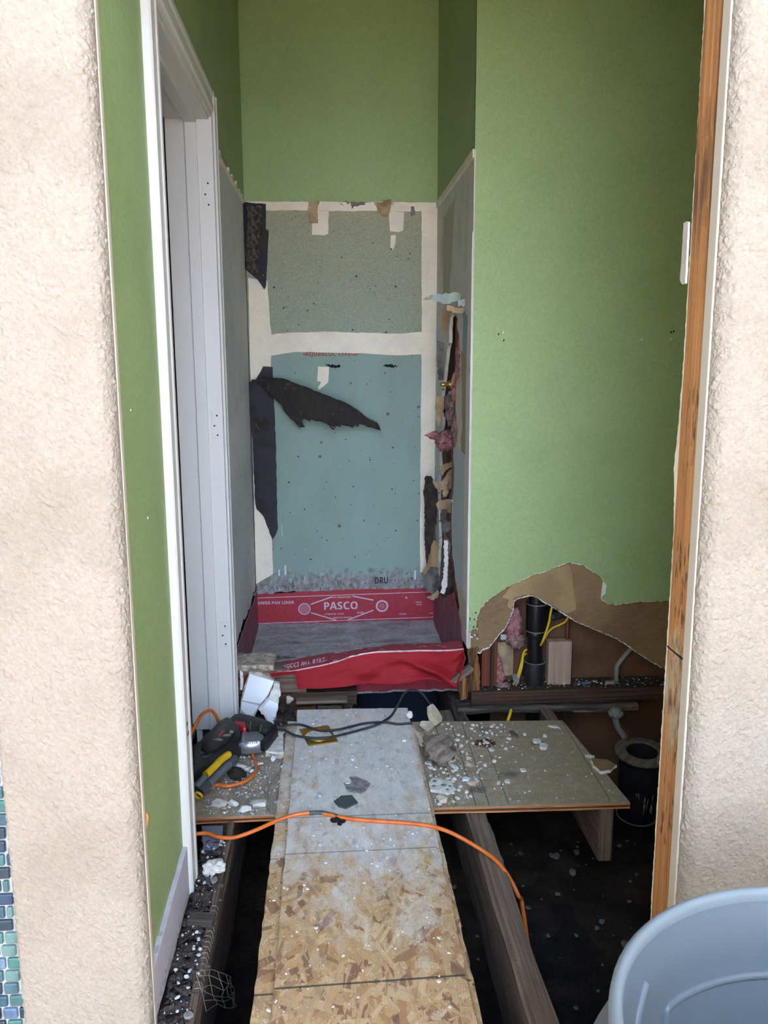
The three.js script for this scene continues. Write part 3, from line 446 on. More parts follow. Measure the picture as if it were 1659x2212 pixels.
// ---------------------------------------------------------------- side wall of the recess, torn open
{
  const g = struct('wall_right', 'torn side wall of the shower recess with an open stud bay');
  mesh('painted_board', plate([[ZB - 0.1, 1.872], [ZB - 0.1, CEIL], [ZF - 0.001, CEIL], [ZF - 0.001, 1.872]], 'x', XR, 0.10), M.green, g);
  const edge = jag([[-3.013,0.199],[-3.063,0.239],[-3.056,0.298],[-3.094,0.328],[-3.157,0.366],[-3.211,0.424],[-3.252,0.458],[-3.287,0.579],[-3.279,0.652],[-3.244,0.694],[-3.234,0.732],[-3.227,0.801],[-3.254,0.822],[-3.258,0.872],[-3.200,0.918],[-3.203,0.958],[-3.194,0.997],[-3.208,1.021],[-3.210,1.055],[-3.202,1.108],[-3.169,1.136],[-3.126,1.169],[-3.139,1.190],[-3.108,1.216],[-3.121,1.245],[-3.136,1.284],[-3.197,1.337],[-3.175,1.356],[-3.284,1.385],[-3.384,1.374],[-3.403,1.277],[-3.455,1.250],[-3.507,1.185],[-3.532,1.144],[-3.643,1.022],[-3.657,0.993],[-3.579,0.961],[-3.620,0.901],[-3.677,0.805],[-3.658,0.755],[-3.702,0.689],[-3.714,0.625],[-3.677,0.552],[-3.652,0.413],[-3.695,0.306],[-3.723,0.212]], 0.006, 0.02, 71, false);
  const map = canvasTex(1024, 2048, (c, w, h) => {                   // u: front edge to back corner, v: floor to cut line
    const r = rng(15); c.fillStyle = '#d6d4c8'; c.fillRect(0, 0, w, h);
    for (let i = 0; i < 300; i++) { const q = 20 + r() * 100; c.fillStyle = `rgba(${['200,194,176', '160,172,166', '220,212,194'][Math.floor(r() * 3)]},0.10)`; c.beginPath(); c.ellipse(r() * w, r() * h, q * 0.5, q, 0, 0, 7); c.fill(); }
    const patch = (col, pts) => { c.fillStyle = col; c.beginPath(); pts.forEach(([x, y], i) => { if (i) { const [px, py] = pts[i - 1]; for (let k = 1; k <= 6; k++) c.lineTo(mix(px, x, k / 6) * w + (r() - 0.5) * 26, mix(py, y, k / 6) * h + (r() - 0.5) * 20); } else c.moveTo(x * w, y * h); }); c.fill(); };
    patch('rgba(222,214,198,0.95)', [[0, 0], [0.13, 0], [0.12, 1], [0, 1]]);
    patch('rgba(186,176,150,0.9)', [[0.45, 0.04], [0.8, 0.05], [0.78, 0.22], [0.6, 0.24], [0.5, 0.14]]);
    patch('rgba(214,202,180,1)', [[0.12, 0.26], [0.42, 0.24], [0.46, 0.48], [0.2, 0.57], [0.12, 0.52]]);
    patch('rgba(164,148,118,1)', [[0.12, 0.36], [0.24, 0.36], [0.2, 0.5], [0.24, 0.57], [0.12, 0.56]]);
    patch('rgba(134,164,160,1)', [[0.1, 0.29], [0.22, 0.27], [0.2, 0.36], [0.11, 0.38]]);
    patch('rgba(190,200,192,1)', [[0.13, 0.56], [0.42, 0.55], [0.4, 0.86], [0.14, 0.88]]);
    patch('rgba(200,190,168,1)', [[0.0, 0.86], [0.5, 0.84], [0.5, 1], [0, 1]]);
    patch('rgba(188,196,190,1)', [[0.85, 0.3], [1, 0.3], [1, 1], [0.88, 1]]);
    for (let i = 0; i < 18000; i++) { c.fillStyle = r() < 0.5 ? 'rgba(82,84,76,0.3)' : 'rgba(224,218,204,0.3)'; c.fillRect(r() * w, r() * h, 1 + r() * 3, 1 + r() * 4); }
    for (let i = 0; i < 50; i++) { c.strokeStyle = `rgba(70,60,48,${0.3 + r() * 0.4})`; c.lineWidth = 1 + r() * 3; const x = r() * w, y = r() * h; c.beginPath(); c.moveTo(x, y); c.lineTo(x + (r() - 0.5) * 30, y + 20 + r() * 70); c.stroke(); }
    c.strokeStyle = 'rgba(60,52,40,0.75)'; c.lineWidth = 5; c.beginPath(); c.moveTo(0.68 * w, 0.06 * h); c.bezierCurveTo(0.76 * w, 0.12 * h, 0.78 * w, 0.2 * h, 0.7 * w, 0.24 * h); c.stroke();
  });
  const bm = std(0xffffff, 0.92, { map, bumpMap: grit, bumpScale: 0.0012 });
  mesh('bare_board', planeUV(plate([[ZF - 0.0125, 0.2], ...edge, [ZB + 0.002, 0.2], [ZB + 0.002, 1.871], [ZF - 0.0125, 1.871]], 'x', XR, 0.013), 'zy', ZF, ZB, 0.1, 1.871), bm, g);
  mesh('cavity_back', box(XR + 0.088, XR + 0.10, -0.1, 1.872, ZB - 0.1, ZF - 0.02), M.sheath, g);
  mesh('stud', roughBox(XR + 0.014, XR + 0.088, 0.02, 1.87, -3.32, -3.275, 0.001, 0.03, 72), M.redStud, g);
  mesh('stud', roughBox(XR + 0.014, XR + 0.088, 0.02, 1.87, -3.8, -3.72, 0.001, 0.03, 73), M.oldWood, g);
  mesh('end_stud', box(XR + 0.014, XR + 0.088, 0.35, 1.87, ZF - 0.06, ZF - 0.015), M.redStud, g);
  mesh('edge_strip', plate(jag([[ZF - 0.004, 1.848], [ZB, 1.848], [ZB, 1.8735], [ZF - 0.004, 1.8735]], 0.002, 0.03, 74), 'x', XR - 0.006, 0.007), M.compound, g);
  mesh('corner_bead', box(XR - 0.002, XR + 0.003, 0.21, 1.87, ZF - 0.008, ZF + 0.0015, 0.001), M.oldwhite, g);
  { const pts = []; const r = rng(76); for (let y = 0.22; y < 1.6; y += 0.02) pts.push([ZF - 0.006 - (r() < 0.5 ? 0.012 + r() * 0.02 : 0.004), y]); mesh('plaster_skim', plate([[ZF - 0.001, 0.21], ...pts.map(([z, y]) => [z, y]), [ZF - 0.001, 1.62]], 'x', XR - 0.004, 0.005), M.gyp, g); }
  // white broken gypsum along the front lip of the tear
  const r = rng(77); const lip = edge.filter((_, i) => i % 3 === 0).slice(0, 62);
  for (const [z, y] of lip) if (r() < 0.62) { const q = mesh('gypsum_crumb', put(lump(0.008 + r() * 0.01, 0.008 + r() * 0.018, 0.01 + r() * 0.012, 400 + Math.floor(r() * 900), 9), XR + 0.004, y, z), r() < 0.6 ? M.gyp : M.tanPaper, g); q.castShadow = true; }
  // insulation showing in the stud bay
  const tuft = (name, p, rr, s, m) => { const q = fluff(rr[0], rr[1], rr[2], s, 0.45, 2.2); q.translate(...p); mesh(name, q, m, g); };
  tuft('insulation_tuft', [0.488, 1.20, -3.16], [0.022, 0.11, 0.07], 81, M.pink); tuft('insulation_tuft', [0.482, 1.09, -3.24], [0.016, 0.06, 0.04], 82, M.pink);
  tuft('insulation_tuft', [0.462, 0.89, -3.42], [0.034, 0.042, 0.10], 83, M.pink); tuft('insulation_tuft', [0.425, 0.905, -3.46], [0.03, 0.014, 0.03], 84, M.pink);
  tuft('insulation_tuft', [0.49, 1.02, -3.4], [0.03, 0.07, 0.08], 85, M.pinkDirty); tuft('insulation_tuft', [0.495, 0.95, -3.2], [0.025, 0.09, 0.06], 86, M.pinkDirty); tuft('insulation_tuft', [0.53, 1.3, -3.3], [0.03, 0.2, 0.12], 87, std(0x6a3a34, 1)); tuft('insulation_tuft', [0.53, 0.6, -3.45], [0.03, 0.28, 0.2], 88, M.pinkDirty);
  // torn paper: thin curled sheets hanging where they tore
  const flap = (pts, z, m, s, t = 0.0022, amp = 0.012) => mesh('paper_flap', plate(jag(pts, 0.003, 0.008, s), 'z', z, t, { fine: 0.014, bend: (v) => { v.z += amp * n3(v.x * 16, v.y * 16, 2, s) + amp * 1.2 * Math.sin(v.x * 60 + s); } }), m, g);
  flap([[0.339,1.421],[0.349,1.432],[0.387,1.441],[0.458,1.449],[0.486,1.436],[0.489,1.425],[0.466,1.416],[0.451,1.415],[0.422,1.408],[0.388,1.414],[0.360,1.422]], -3.12, M.tealPaper, 91, 0.003, 0.008);
  flap([[0.451,1.415],[0.474,1.418],[0.474,1.396],[0.449,1.393]], -3.02, M.tealPaper, 92, 0.006, 0.003);
  flap([[0.415,1.398],[0.450,1.390],[0.492,1.395],[0.493,1.383],[0.479,1.372],[0.447,1.372],[0.422,1.379],[0.414,1.388]], -3.05, M.tanPaper, 93, 0.003, 0.006);
  flap([[0.454,1.424],[0.474,1.417],[0.482,1.390],[0.471,1.367],[0.455,1.317],[0.443,1.297],[0.443,1.367]], -3.40, M.palePaper, 94, 0.004, 0.006);
  flap([[0.442,1.289],[0.484,1.272],[0.493,1.233],[0.476,1.215],[0.489,1.158],[0.485,1.125],[0.452,1.127],[0.443,1.199]], -3.55, M.greyPaper, 95, 0.004, 0.01);
  flap([[0.478,1.158],[0.500,1.173],[0.494,1.143],[0.489,1.104],[0.483,1.063],[0.470,1.064],[0.471,1.124]], -3.30, M.palePaper, 96, 0.003, 0.008);
  flap([[0.449,1.056],[0.469,1.062],[0.481,1.012],[0.468,0.945],[0.459,0.914],[0.448,0.977]], -3.6, M.tanPaper, 97, 0.004, 0.01);
  flap([[0.413,0.699],[0.420,0.706],[0.443,0.703],[0.450,0.689],[0.448,0.675],[0.465,0.652],[0.470,0.616],[0.470,0.555],[0.459,0.463],[0.455,0.367],[0.445,0.307],[0.425,0.290],[0.417,0.339],[0.413,0.440],[0.412,0.523],[0.407,0.629]], -3.70, M.darkPaper, 98, 0.003, 0.008);
  flap([[0.422,0.709],[0.461,0.713],[0.487,0.752],[0.514,0.765],[0.514,0.675],[0.497,0.675],[0.480,0.646],[0.462,0.643],[0.466,0.675],[0.451,0.671],[0.435,0.682]], -3.50, M.tanPaper, 99, 0.0025, 0.012);
  flap([[0.443,0.777],[0.471,0.792],[0.502,0.796],[0.500,0.776],[0.467,0.759],[0.452,0.742]], -3.45, M.palePaper, 100, 0.0025, 0.01);
  flap([[0.437,0.612],[0.446,0.624],[0.461,0.630],[0.505,0.629],[0.504,0.571],[0.489,0.575],[0.483,0.587],[0.446,0.590]], -3.5, M.tanPaper, 101, 0.003, 0.01);
  flap([[0.448,0.602],[0.478,0.601],[0.466,0.557],[0.487,0.547],[0.493,0.526],[0.467,0.500],[0.491,0.451],[0.488,0.415],[0.474,0.372],[0.467,0.464],[0.452,0.524],[0.445,0.584]], -3.42, M.greyPaper, 102, 0.004, 0.012);
  flap([[0.451,0.420],[0.477,0.406],[0.474,0.354],[0.468,0.289],[0.439,0.293],[0.408,0.264],[0.401,0.277],[0.423,0.310],[0.439,0.368]], -3.68, M.palePaper, 103, 0.0025, 0.012);
  flap([[0.403,0.269],[0.442,0.288],[0.474,0.284],[0.484,0.218],[0.478,0.171],[0.449,0.162],[0.420,0.182]], -3.70, M.greyPaper, 104, 0.004, 0.01);
  flap([[0.456,0.484],[0.470,0.484],[0.474,0.394],[0.472,0.298],[0.458,0.258],[0.444,0.262],[0.454,0.334],[0.459,0.413]], -3.38, M.gyp, 105, 0.005, 0.006);
  flap([[0.412,0.178],[0.431,0.187],[0.459,0.213],[0.468,0.203],[0.462,0.183],[0.437,0.168]], -3.60, M.tanPaper, 106, 0.003, 0.008);
  flap([[0.466,0.402],[0.486,0.384],[0.496,0.298],[0.470,0.307],[0.461,0.317]], -3.3, M.darkPaper, 107, 0.003, 0.006);
}
{
  const t = thing('shower_valve', 'brass shower valve stub poking out of the torn side wall', 'valve');
  const [zz, yy] = [[-3.380,1.114]][0];
  const rot = (p) => { const q = lathe(p, 20); q.rotateZ(Math.PI / 2); q.translate(XR + 0.055, yy, zz + 0.02); return boxUVsmooth(q); };
  mesh('body', rot([[0.0, -0.03], [0.016, -0.03], [0.016, 0.02], [0.014, 0.022], [0.014, 0.06], [0.012, 0.064], [0.0, 0.064]]), M.brass, t);
  mesh('stem', rot([[0.006, 0.06], [0.006, 0.072], [0.009, 0.073], [0.009, 0.086], [0.007, 0.088], [0.007, 0.094], [0.0, 0.095]]), M.brass, t);
}
// ---------------------------------------------------------------- the wall beside the recess with the kicked-out hole
{
  const g = struct('wall_front', 'green painted wall beside the recess, broken open at the foot');
  const hole = [[0.488,0.271],[0.491,0.298],[0.504,0.313],[0.510,0.338],[0.531,0.370],[0.555,0.391],[0.581,0.407],[0.604,0.425],[0.646,0.443],[0.698,0.467],[0.763,0.487],[0.799,0.503],[0.826,0.513],[0.850,0.506],[0.874,0.503],[0.898,0.488],[0.929,0.467],[0.955,0.443],[0.965,0.429],[0.962,0.392],[0.949,0.376],[0.970,0.360],[1.007,0.354],[1.050,0.360],[1.109,0.364],[1.171,0.364]];
  mesh('painted_board', plate([[XR, CEIL], [XR, 0.262], ...jag(hole, 0.0015, 0.008, 111, false), [XRR, 0.36], [XRR, CEIL]], 'z', ZF - 0.012, 0.012), M.green, g);
  mesh('painted_return', box(XR, XR + 0.03, 0.275, CEIL, ZF - 0.0118, ZF - 0.0002, 0.0004), M.green, g);
  // white broken gypsum edge just inside the paint
  const rim = jag(hole, 0.0025, 0.007, 112, false), inner = rim.map(([x, y]) => [x, y - 0.0018]);
  mesh('gypsum_edge', plate([...rim.map(([x, y]) => [x, y + 0.002]), ...inner.reverse()], 'z', ZF - 0.0122, 0.0108), M.gyp, g);
  const tear = [[0.484,0.180],[0.505,0.186],[0.520,0.181],[0.527,0.193],[0.552,0.202],[0.571,0.229],[0.587,0.250],[0.604,0.266],[0.620,0.297],[0.627,0.317],[0.637,0.346],[0.638,0.371],[0.651,0.380],[0.677,0.387],[0.704,0.390],[0.720,0.383],[0.741,0.366],[0.771,0.350],[0.800,0.332],[0.833,0.309],[0.867,0.289],[0.894,0.277],[0.942,0.255],[1.011,0.225],[1.050,0.200],[1.085,0.173],[1.135,0.140],[1.184,0.110]];
  mesh('brown_paper', plate([[XR + 0.014, 0.7], [XR + 0.014, 0.19], ...jag(tear, 0.002, 0.008, 113, false), [1.3, 0.03], [XRR, 0.03], [XRR, 0.7]], 'z', ZF - 0.0165, 0.004), M.brownPaper, g);
  mesh('torn_paper_edge', plate([...jag(tear, 0.003, 0.006, 114, false).map(([x, y]) => [x, y + 0.0012]), ...jag(tear, 0.0015, 0.006, 115, false).map(([x, y]) => [x, y - 0.0012]).reverse()], 'z', ZF - 0.0125, 0.0024), M.gyp, g);
  mesh('pale_paper_layer', plate(jag([[0.595,0.387],[0.627,0.430],[0.717,0.469],[0.790,0.498],[0.828,0.504],[0.842,0.466],[0.848,0.416],[0.859,0.365],[0.861,0.334],[0.828,0.321],[0.787,0.346],[0.739,0.372],[0.706,0.395],[0.669,0.394],[0.633,0.380],[0.640,0.369],[0.628,0.339],[0.614,0.353],[0.620,0.377]], 0.002, 0.01, 116), 'z', ZF - 0.013, 0.0018), M.palePaper, g);
  // stud bay behind
  mesh('cavity_back', box(XR + 0.1, XRR, -0.4, 0.8, ZF - 0.125, ZF - 0.11), M.sheath, g);
  mesh('cavity_back_upper', box(XR + 0.1, XRR, 0.8, CEIL, ZF - 0.125, ZF - 0.014), M.gyp, g);
  mesh('cavity_side', box(XR + 0.088, XR + 0.10, -0.4, 0.8, ZF - 0.12, ZF - 0.02), M.darkWood, g);
  mesh('stud', roughBox(0.53, 0.585, 0.05, 0.75, ZF - 0.10, ZF - 0.03, 0.001, 0.03, 117), M.redStud, g);
  mesh('corner_stud', plate(jag([[0.479,0.203],[0.511,0.210],[0.519,0.132],[0.524,0.041],[0.482,0.034],[0.476,0.116]], 0.004, 0.012, 118), 'z', ZF - 0.06, 0.05, { bevel: 0.003 }), M.orangeWood, g);
  const block = mesh('wood_block', box(...(() => { const a = [[0.778,0.204],[0.864,0.029]], [p, q] = a; return [p[0], q[0], q[1], p[1]]; })(), ZF - 0.09, ZF - 0.05, 0.003), M.paleWood, g); block.userData.label = 'pale upright wood block';
  mesh('inner_board', box(0.60, 0.66, 0.06, 0.19, ZF - 0.108, ZF - 0.10), M.tanPaper, g);
  mesh('label_sticker', box(0.612, 0.64, 0.197, 0.218, ZF - 0.109, ZF - 0.1065), M.white, g);
  mesh('foil_flashing', plate(jag([[0.758,0.318],[0.772,0.332],[0.816,0.326],[0.865,0.286],[0.845,0.278],[0.791,0.272],[0.757,0.262]], 0.002, 0.01, 119), 'z', ZF - 0.10, 0.012, { fine: 0.012, bend: (v) => { v.z += 0.008 * n3(v.x * 50, v.y * 50, 0, 3); } }), M.absDusty, g);
  // plaster crumbs where the corner was hacked off
  const r = rng(119); for (let i = 0; i < 26; i++) { const x = 0.477 + r() * 0.03, y = 0.235 + r() * 0.11; mesh('plaster_crumb', put(lump(0.008 + r() * 0.008, 0.008 + r() * 0.01, 0.008, 500 + i, 8), x, y, ZF - 0.004 + r() * 0.003), [M.gyp, M.greyStone, M.darkPaper, M.slate][Math.floor(r() * 4)], g); }
  for (const [i, p] of [[0.561,1.294],[0.577,1.300],[0.579,1.274],[1.047,1.276],[1.146,1.299],[1.147,1.276],[1.155,1.302]].entries()) mesh('nail_hole', put(shard(0.007, 0.009, 0.0015, 520 + i, 7), p[0], p[1], ZF, 0, Math.PI / 2), i % 2 ? M.gyp : M.dark, g);
}

// ---------------------------------------------------------------- floor framing
{
  const t = thing('floor_joist', 'long weathered floor joist running under the plywood toward the shower', 'joist', 'floor joists');
  mesh('lumber', roughBox(0.358, 0.412, -0.21, -0.021, -2.84, -1.37, 0.003, 0.018, 121, 'z', 8), M.oldWood, t);
  mesh('split', roughBox(0.404, 0.418, -0.075, -0.028, -2.1, -1.93, 0.004, 0.014, 122, 'z', 5), M.oldWood, t);
}
{
  const t = thing('floor_joist', 'short square-cut joist end under the plywood corner by the toilet flange', 'joist', 'floor joists');
  mesh('lumber', box(0.736, 0.776, -0.185, -0.019, -2.84, -2.145, 0.004, 'z'), M.oldWood, t);
}
{
  const t = thing('edge_beam', 'rotted edge beam under the green wall covered in broken wood', 'beam');
  mesh('lumber', roughBox(-0.348, -0.276, -0.24, -0.024, -2.9, -1.37, 0.004, 0.02, 123, 'z', 8), M.darkWood, t);
  mesh('lip', roughBox(-0.288, -0.274, -0.06, -0.004, -2.115, -1.38, 0.004, 0.014, 124, 'z', 6), M.oldWood, t);
}
{
  const t = thing('sill_plate', 'dark sill plate along the foot of the broken green wall', 'plate');
  mesh('lumber', roughBox(0.488, 1.58, -0.006, 0.042, ZF - 0.105, ZF + 0.006, 0.002, 0.018, 125, 'x', 10), M.darkWood, t);
  mesh('rotted_board', roughBox(0.44, 1.05, -0.036, -0.01, ZF - 0.10, ZF + 0.015, 0.006, 0.014, 126, 'x', 6), M.rotten, t);
  mesh('rotted_board', roughBox(0.86, 1.10, -0.042, -0.018, ZF - 0.06, ZF + 0.014, 0.004, 0.014, 127, 'x', 6), M.oldWood, t);
}
{
  const t = thing('cross_joist', 'splintered joist end sloping below the liner corner beside the sill plate', 'joist');
  mesh('lumber', roughBox(0.425, 0.468, -0.20, -0.02, -3.3, -2.72, 0.007, 0.016, 128, 'z', 5), M.rotten, t);
}
{
  const t = thing('rim_joist', 'rotted rim joist below the shower curb', 'joist');
  mesh('lumber', roughBox(-0.345, 0.04, -0.17, -0.03, -2.90, -2.86, 0.006, 0.018, 129, 'x', 6), M.rotten, t);
}
{
  const t = thing('shower_curb', 'brown curb timber exposed under the red liner', 'timber');
  mesh('lumber', roughBox(-0.345, -0.10, 0.045, 0.135, -2.95, -2.875, 0.003, 0.02, 130, 'x', 6), M.oldWood, t);
  mesh('lumber', roughBox(-0.345, 0.08, -0.025, 0.04, -2.95, -2.885, 0.004, 0.02, 131, 'x', 6), M.darkWood, t);
  mesh('mortar_cap', roughBox(-0.347, -0.21, 0.135, 0.155, -3.0, -2.87, 0.005, 0.012, 132), M.mortar, t);
}
one('wood_offcut', roughBox(-0.06, 0.025, -0.012, 0.006, -2.86, -2.81, 0.004, 0.01, 133, 'x', 4), M.oldWood, 'small brown wood offcut with a nail under the liner', 'wood', 'broken wood under the curb');
one('wood_offcut', roughBox(-0.14, -0.065, -0.015, 0.004, -2.87, -2.815, 0.006, 0.01, 134, 'x', 4), M.orangeWood, 'reddish broken wood chunk under the hanging liner', 'wood', 'broken wood under the curb');
one('wood_lath', put(roughBox(-0.09, 0.09, -0.006, 0.006, -0.02, 0.02, 0.002, 0.014, 135, 'x', 6), -0.045, 0.03, -2.845, 0.03), M.oldWood, 'thin wood lath lying under the bottom edge of the liner', 'wood', 'broken wood under the curb');
one('wood_splinter', put(roughBox(-0.012, 0.012, -0.045, 0.045, -0.012, 0.012, 0.003, 0.01, 136, 'y', 5), 0.452, 0.115, -2.835, 0, 0, -0.9), M.oldWood, 'splintered stub of wood poking out at the liner corner', 'wood', 'broken wood by the liner corner');
one('wood_splinter', plate(jag([[0.431,0.125],[0.464,0.128],[0.475,0.076],[0.472,0.027],[0.447,0.019],[0.438,0.077]], 0.003, 0.01, 137), 'z', -2.845, 0.018, { bevel: 0.002 }), M.orangeWood, 'orange-brown hanging splinter of stud below the liner corner', 'wood', 'broken wood by the liner corner');

// ---------------------------------------------------------------- red vinyl shower pan liner
{
  const t = thing('shower_pan_liner', 'dirty red vinyl shower pan liner with white printing', 'liner');
  const dust = (c, w, h, n, seed, cols) => { const r = rng(seed); for (let i = 0; i < n; i++) { c.fillStyle = cols[Math.floor(r() * cols.length)]; const x = r() * w, y = r() * h; c.beginPath(); c.ellipse(x, y, 1 + r() * 14, 1 + r() * 8, r() * 3, 0, 7); c.fill(); } };
  const G = ['rgba(190,180,184,0.10)', 'rgba(150,140,146,0.12)', 'rgba(90,40,44,0.12)', 'rgba(200,196,196,0.16)'];
  const back = canvasTex(2048, 400, (c, w, h) => {
    c.fillStyle = '#b02a38'; c.fillRect(0, 0, w, h); dust(c, w, h, 900, 3, G);
    const ink = '#d6c4cc'; c.fillStyle = ink; c.strokeStyle = ink;
    c.lineWidth = 8; c.beginPath(); c.moveTo(0, 60); c.lineTo(w, 30); c.stroke(); c.beginPath(); c.moveTo(0, h - 30); c.lineTo(w, h - 60); c.stroke();
    c.font = 'bold 50px sans-serif'; c.fillText('OWER PAN LINER', 14, 140);
    c.font = 'bold 128px sans-serif'; c.fillText('PASCO', 760, 220, 440);
    c.lineWidth = 14; for (const [a, b, d, e] of [[620, 150, 860, 66], [620, 252, 910, 352], [1100, 62, 1340, 116], [1040, 352, 1340, 238]]) { c.beginPath(); c.moveTo(a, b); c.lineTo(d, e); c.stroke(); }
    c.font = 'bold 26px sans-serif'; c.fillText('100 % VIRGIN VINYL', 850, 82, 240); c.fillText('LYNWOOD, CALIF.', 780, 284, 260); c.fillText('MADE IN TAIWAN', 870, 330, 240); c.fillText('BRAND', 1150, 274, 80);
    c.beginPath(); c.arc(545, 205, 66, 0, 7); c.lineWidth = 10; c.stroke(); c.globalAlpha = 0.45; c.fill(); c.globalAlpha = 1;
    c.beginPath(); c.arc(1440, 190, 62, 0, 7); c.lineWidth = 20; c.stroke(); c.globalAlpha = 0.35; c.beginPath(); c.arc(1440, 190, 36, 0, 7); c.fill(); c.globalAlpha = 1;
    c.font = 'bold 22px sans-serif'; c.fillText('GRADE', 1830, 160); c.fillText('40 MIL', 1836, 190); c.fillText('UNIFORM', 1640, 300, 0.01 + 80); c.fillText('SBCCI NO. 8182', 540, 372, 260); c.fillText('GRADE', 1990, 300);
    c.beginPath(); c.moveTo(1722, 78); c.lineTo(1738, 104); c.lineTo(1706, 104); c.fill();
    dust(c, w, h, 700, 7, ['rgba(170,150,156,0.16)', 'rgba(178,42,56,0.22)', 'rgba(120,100,104,0.14)']);
  });
  const lm = (map, o = {}) => std(0xffffff, 0.5, { map, bumpMap: grit, bumpScale: 0.0006, ...o });
  const topB = jag([[XL + 0.004, 0.15], [0.1, 0.165], [XR - 0.004, 0.162]], 0.003, 0.02, 141, false);
  mesh('back_upstand', planeUV(plate([[XL + 0.004, -0.01], [XR - 0.004, -0.01], ...topB.slice().reverse()], 'z', ZB + 0.001, 0.003), 'xy', XL, XR, 0.0, 0.158), lm(back), t);
  const side = canvasTex(512, 256, (c, w, h) => { c.fillStyle = '#8a3040'; c.fillRect(0, 0, w, h); const r = rng(9); for (let i = 0; i < 900; i++) { c.fillStyle = ['rgba(150,136,150,0.22)', 'rgba(120,108,120,0.22)', 'rgba(110,30,40,0.22)', 'rgba(172,160,168,0.18)'][Math.floor(r() * 4)]; c.fillRect(r() * w, r() * h, 3 + r() * 10, 20 + r() * 90); } });
  mesh('side_upstand', planeUV(plate(jag([[-2.95, -0.01], [ZB, -0.01], [ZB, 0.165], [-3.5, 0.20], [-3.2, 0.31], [-3.0, 0.26], [-2.95, 0.20]], 0.003, 0.02, 142), 'x', XR - 0.004, 0.003), 'zy', -2.9, ZB, 0, 0.3), lm(side), t);
  mesh('side_upstand', planeUV(plate(jag([[-2.95, -0.01], [ZB, -0.01], [ZB, 0.16], [-3.3, 0.18], [-3.0, 0.19], [-2.95, 0.15]], 0.003, 0.02, 143), 'x', XL + 0.001, 0.003), 'zy', -2.9, ZB, 0, 0.3), lm(side), t);
  const pan = canvasTex(1024, 1024, (c, w, h) => {
    c.fillStyle = '#b2afac'; c.fillRect(0, 0, w, h); const r = rng(19);
    for (let i = 0; i < 700; i++) { c.fillStyle = ['rgba(190,190,194,0.14)', 'rgba(130,120,110,0.14)', 'rgba(128,50,58,0.10)', 'rgba(80,76,70,0.12)'][Math.floor(r() * 4)]; const q = 10 + r() * 80; c.beginPath(); c.ellipse(r() * w, r() * h, q, q * 0.4, r() * 0.6 - 0.3, 0, 7); c.fill(); }
    c.fillStyle = 'rgba(74,68,62,0.55)'; for (let i = 0; i < 160; i++) { const q = 10 + r() * 36; c.beginPath(); c.ellipse(r() * w * 0.7, h * (0.5 + 0.5 * r()), q, q * 0.5, 0, 0, 7); c.fill(); }
    for (let i = 0; i < 26000; i++) { const v = r(); c.fillStyle = v < 0.45 ? 'rgba(196,198,202,0.5)' : 'rgba(58,54,50,0.5)'; c.fillRect(r() * w, r() * h, 1 + r() * 4, 1 + r() * 3); }
    c.strokeStyle = 'rgba(60,54,52,0.7)'; c.lineWidth = 4; for (const y of [300, 420]) { c.beginPath(); c.moveTo(520, y + 60); c.bezierCurveTo(700, y + 20, 820, y + 20, 1000, y - 20); c.stroke(); }
  });
  const pf = sheet((u, v) => { const x = mix(XL + 0.006, XR - 0.006, u), z = mix(ZB + 0.006, -2.99, v); return V(x, -0.004 + 0.01 * sstep(0.12, 0, v) + 0.005 * n3(x * 8, z * 8, 0, 21) + 0.003 * n3(x * 40, z * 40, 0, 22), z); }, 90, 90, 0.006);
  mesh('pan_floor', pf, std(0xffffff, 0.9, { map: pan, bumpMap: grit, bumpScale: 0.003 }), t);
  // the flap drawn over the curb and hanging in folds
  const eb = [[-0.337,0.111],[-0.276,0.109],[-0.178,0.130],[-0.032,0.152],[0.083,0.169],[0.168,0.172],[0.214,0.181],[0.389,0.184],[0.478,0.193]], ef = [[-0.328,0.116],[-0.236,0.124],[-0.141,0.135],[-0.047,0.151],[0.016,0.167],[0.063,0.184],[0.111,0.193],[0.162,0.197],[0.206,0.199],[0.374,0.197],[0.459,0.198]], eh = [[-0.327,0.113],[-0.238,0.119],[-0.136,0.128],[-0.131,0.070],[-0.048,0.071],[0.047,0.078],[0.157,0.082],[0.205,0.083],[0.289,0.089],[0.345,0.091],[0.386,0.081],[0.431,0.071],[0.461,0.181]];
  const x0 = -0.342, x1 = 0.462, flap = canvasTex(1024, 512, (c, w, h) => {
    c.fillStyle = '#980b17'; c.fillRect(0, 0, w, h); const r = rng(29);
    c.fillStyle = '#a03440'; c.fillRect(0, 0, w, h * 0.3); c.fillStyle = 'rgba(178,168,160,0.75)'; c.fillRect(0, h * 0.1, 190, h * 0.13);
    c.strokeStyle = '#dcb8bc'; c.lineWidth = 12; c.beginPath(); c.moveTo(100, h * 0.31); c.lineTo(w, h * 0.31); c.stroke(); c.fillStyle = '#e0ccd0'; c.fillRect(440, 72, 130, 12); c.font = 'bold 44px sans-serif'; c.fillText('SBCCI NO. 8182', 205, 136, 190);
    for (let i = 0; i < 420; i++) { c.fillStyle = ['rgba(60,10,14,0.18)', 'rgba(180,130,124,0.06)', 'rgba(90,40,36,0.14)'][Math.floor(r() * 3)]; c.beginPath(); c.ellipse(r() * w, r() * h, 2 + r() * 26, 2 + r() * 7, (r() - 0.5) * 0.6, 0, 7); c.fill(); }
    for (let i = 0; i < 130; i++) { c.fillStyle = ['rgba(150,136,116,0.7)', 'rgba(210,200,190,0.6)', 'rgba(70,50,44,0.6)'][Math.floor(r() * 3)]; c.fillRect(r() * w, h * 0.12 + r() * h * 0.19, 2 + r() * 24, 2 + r() * 9); }
  });
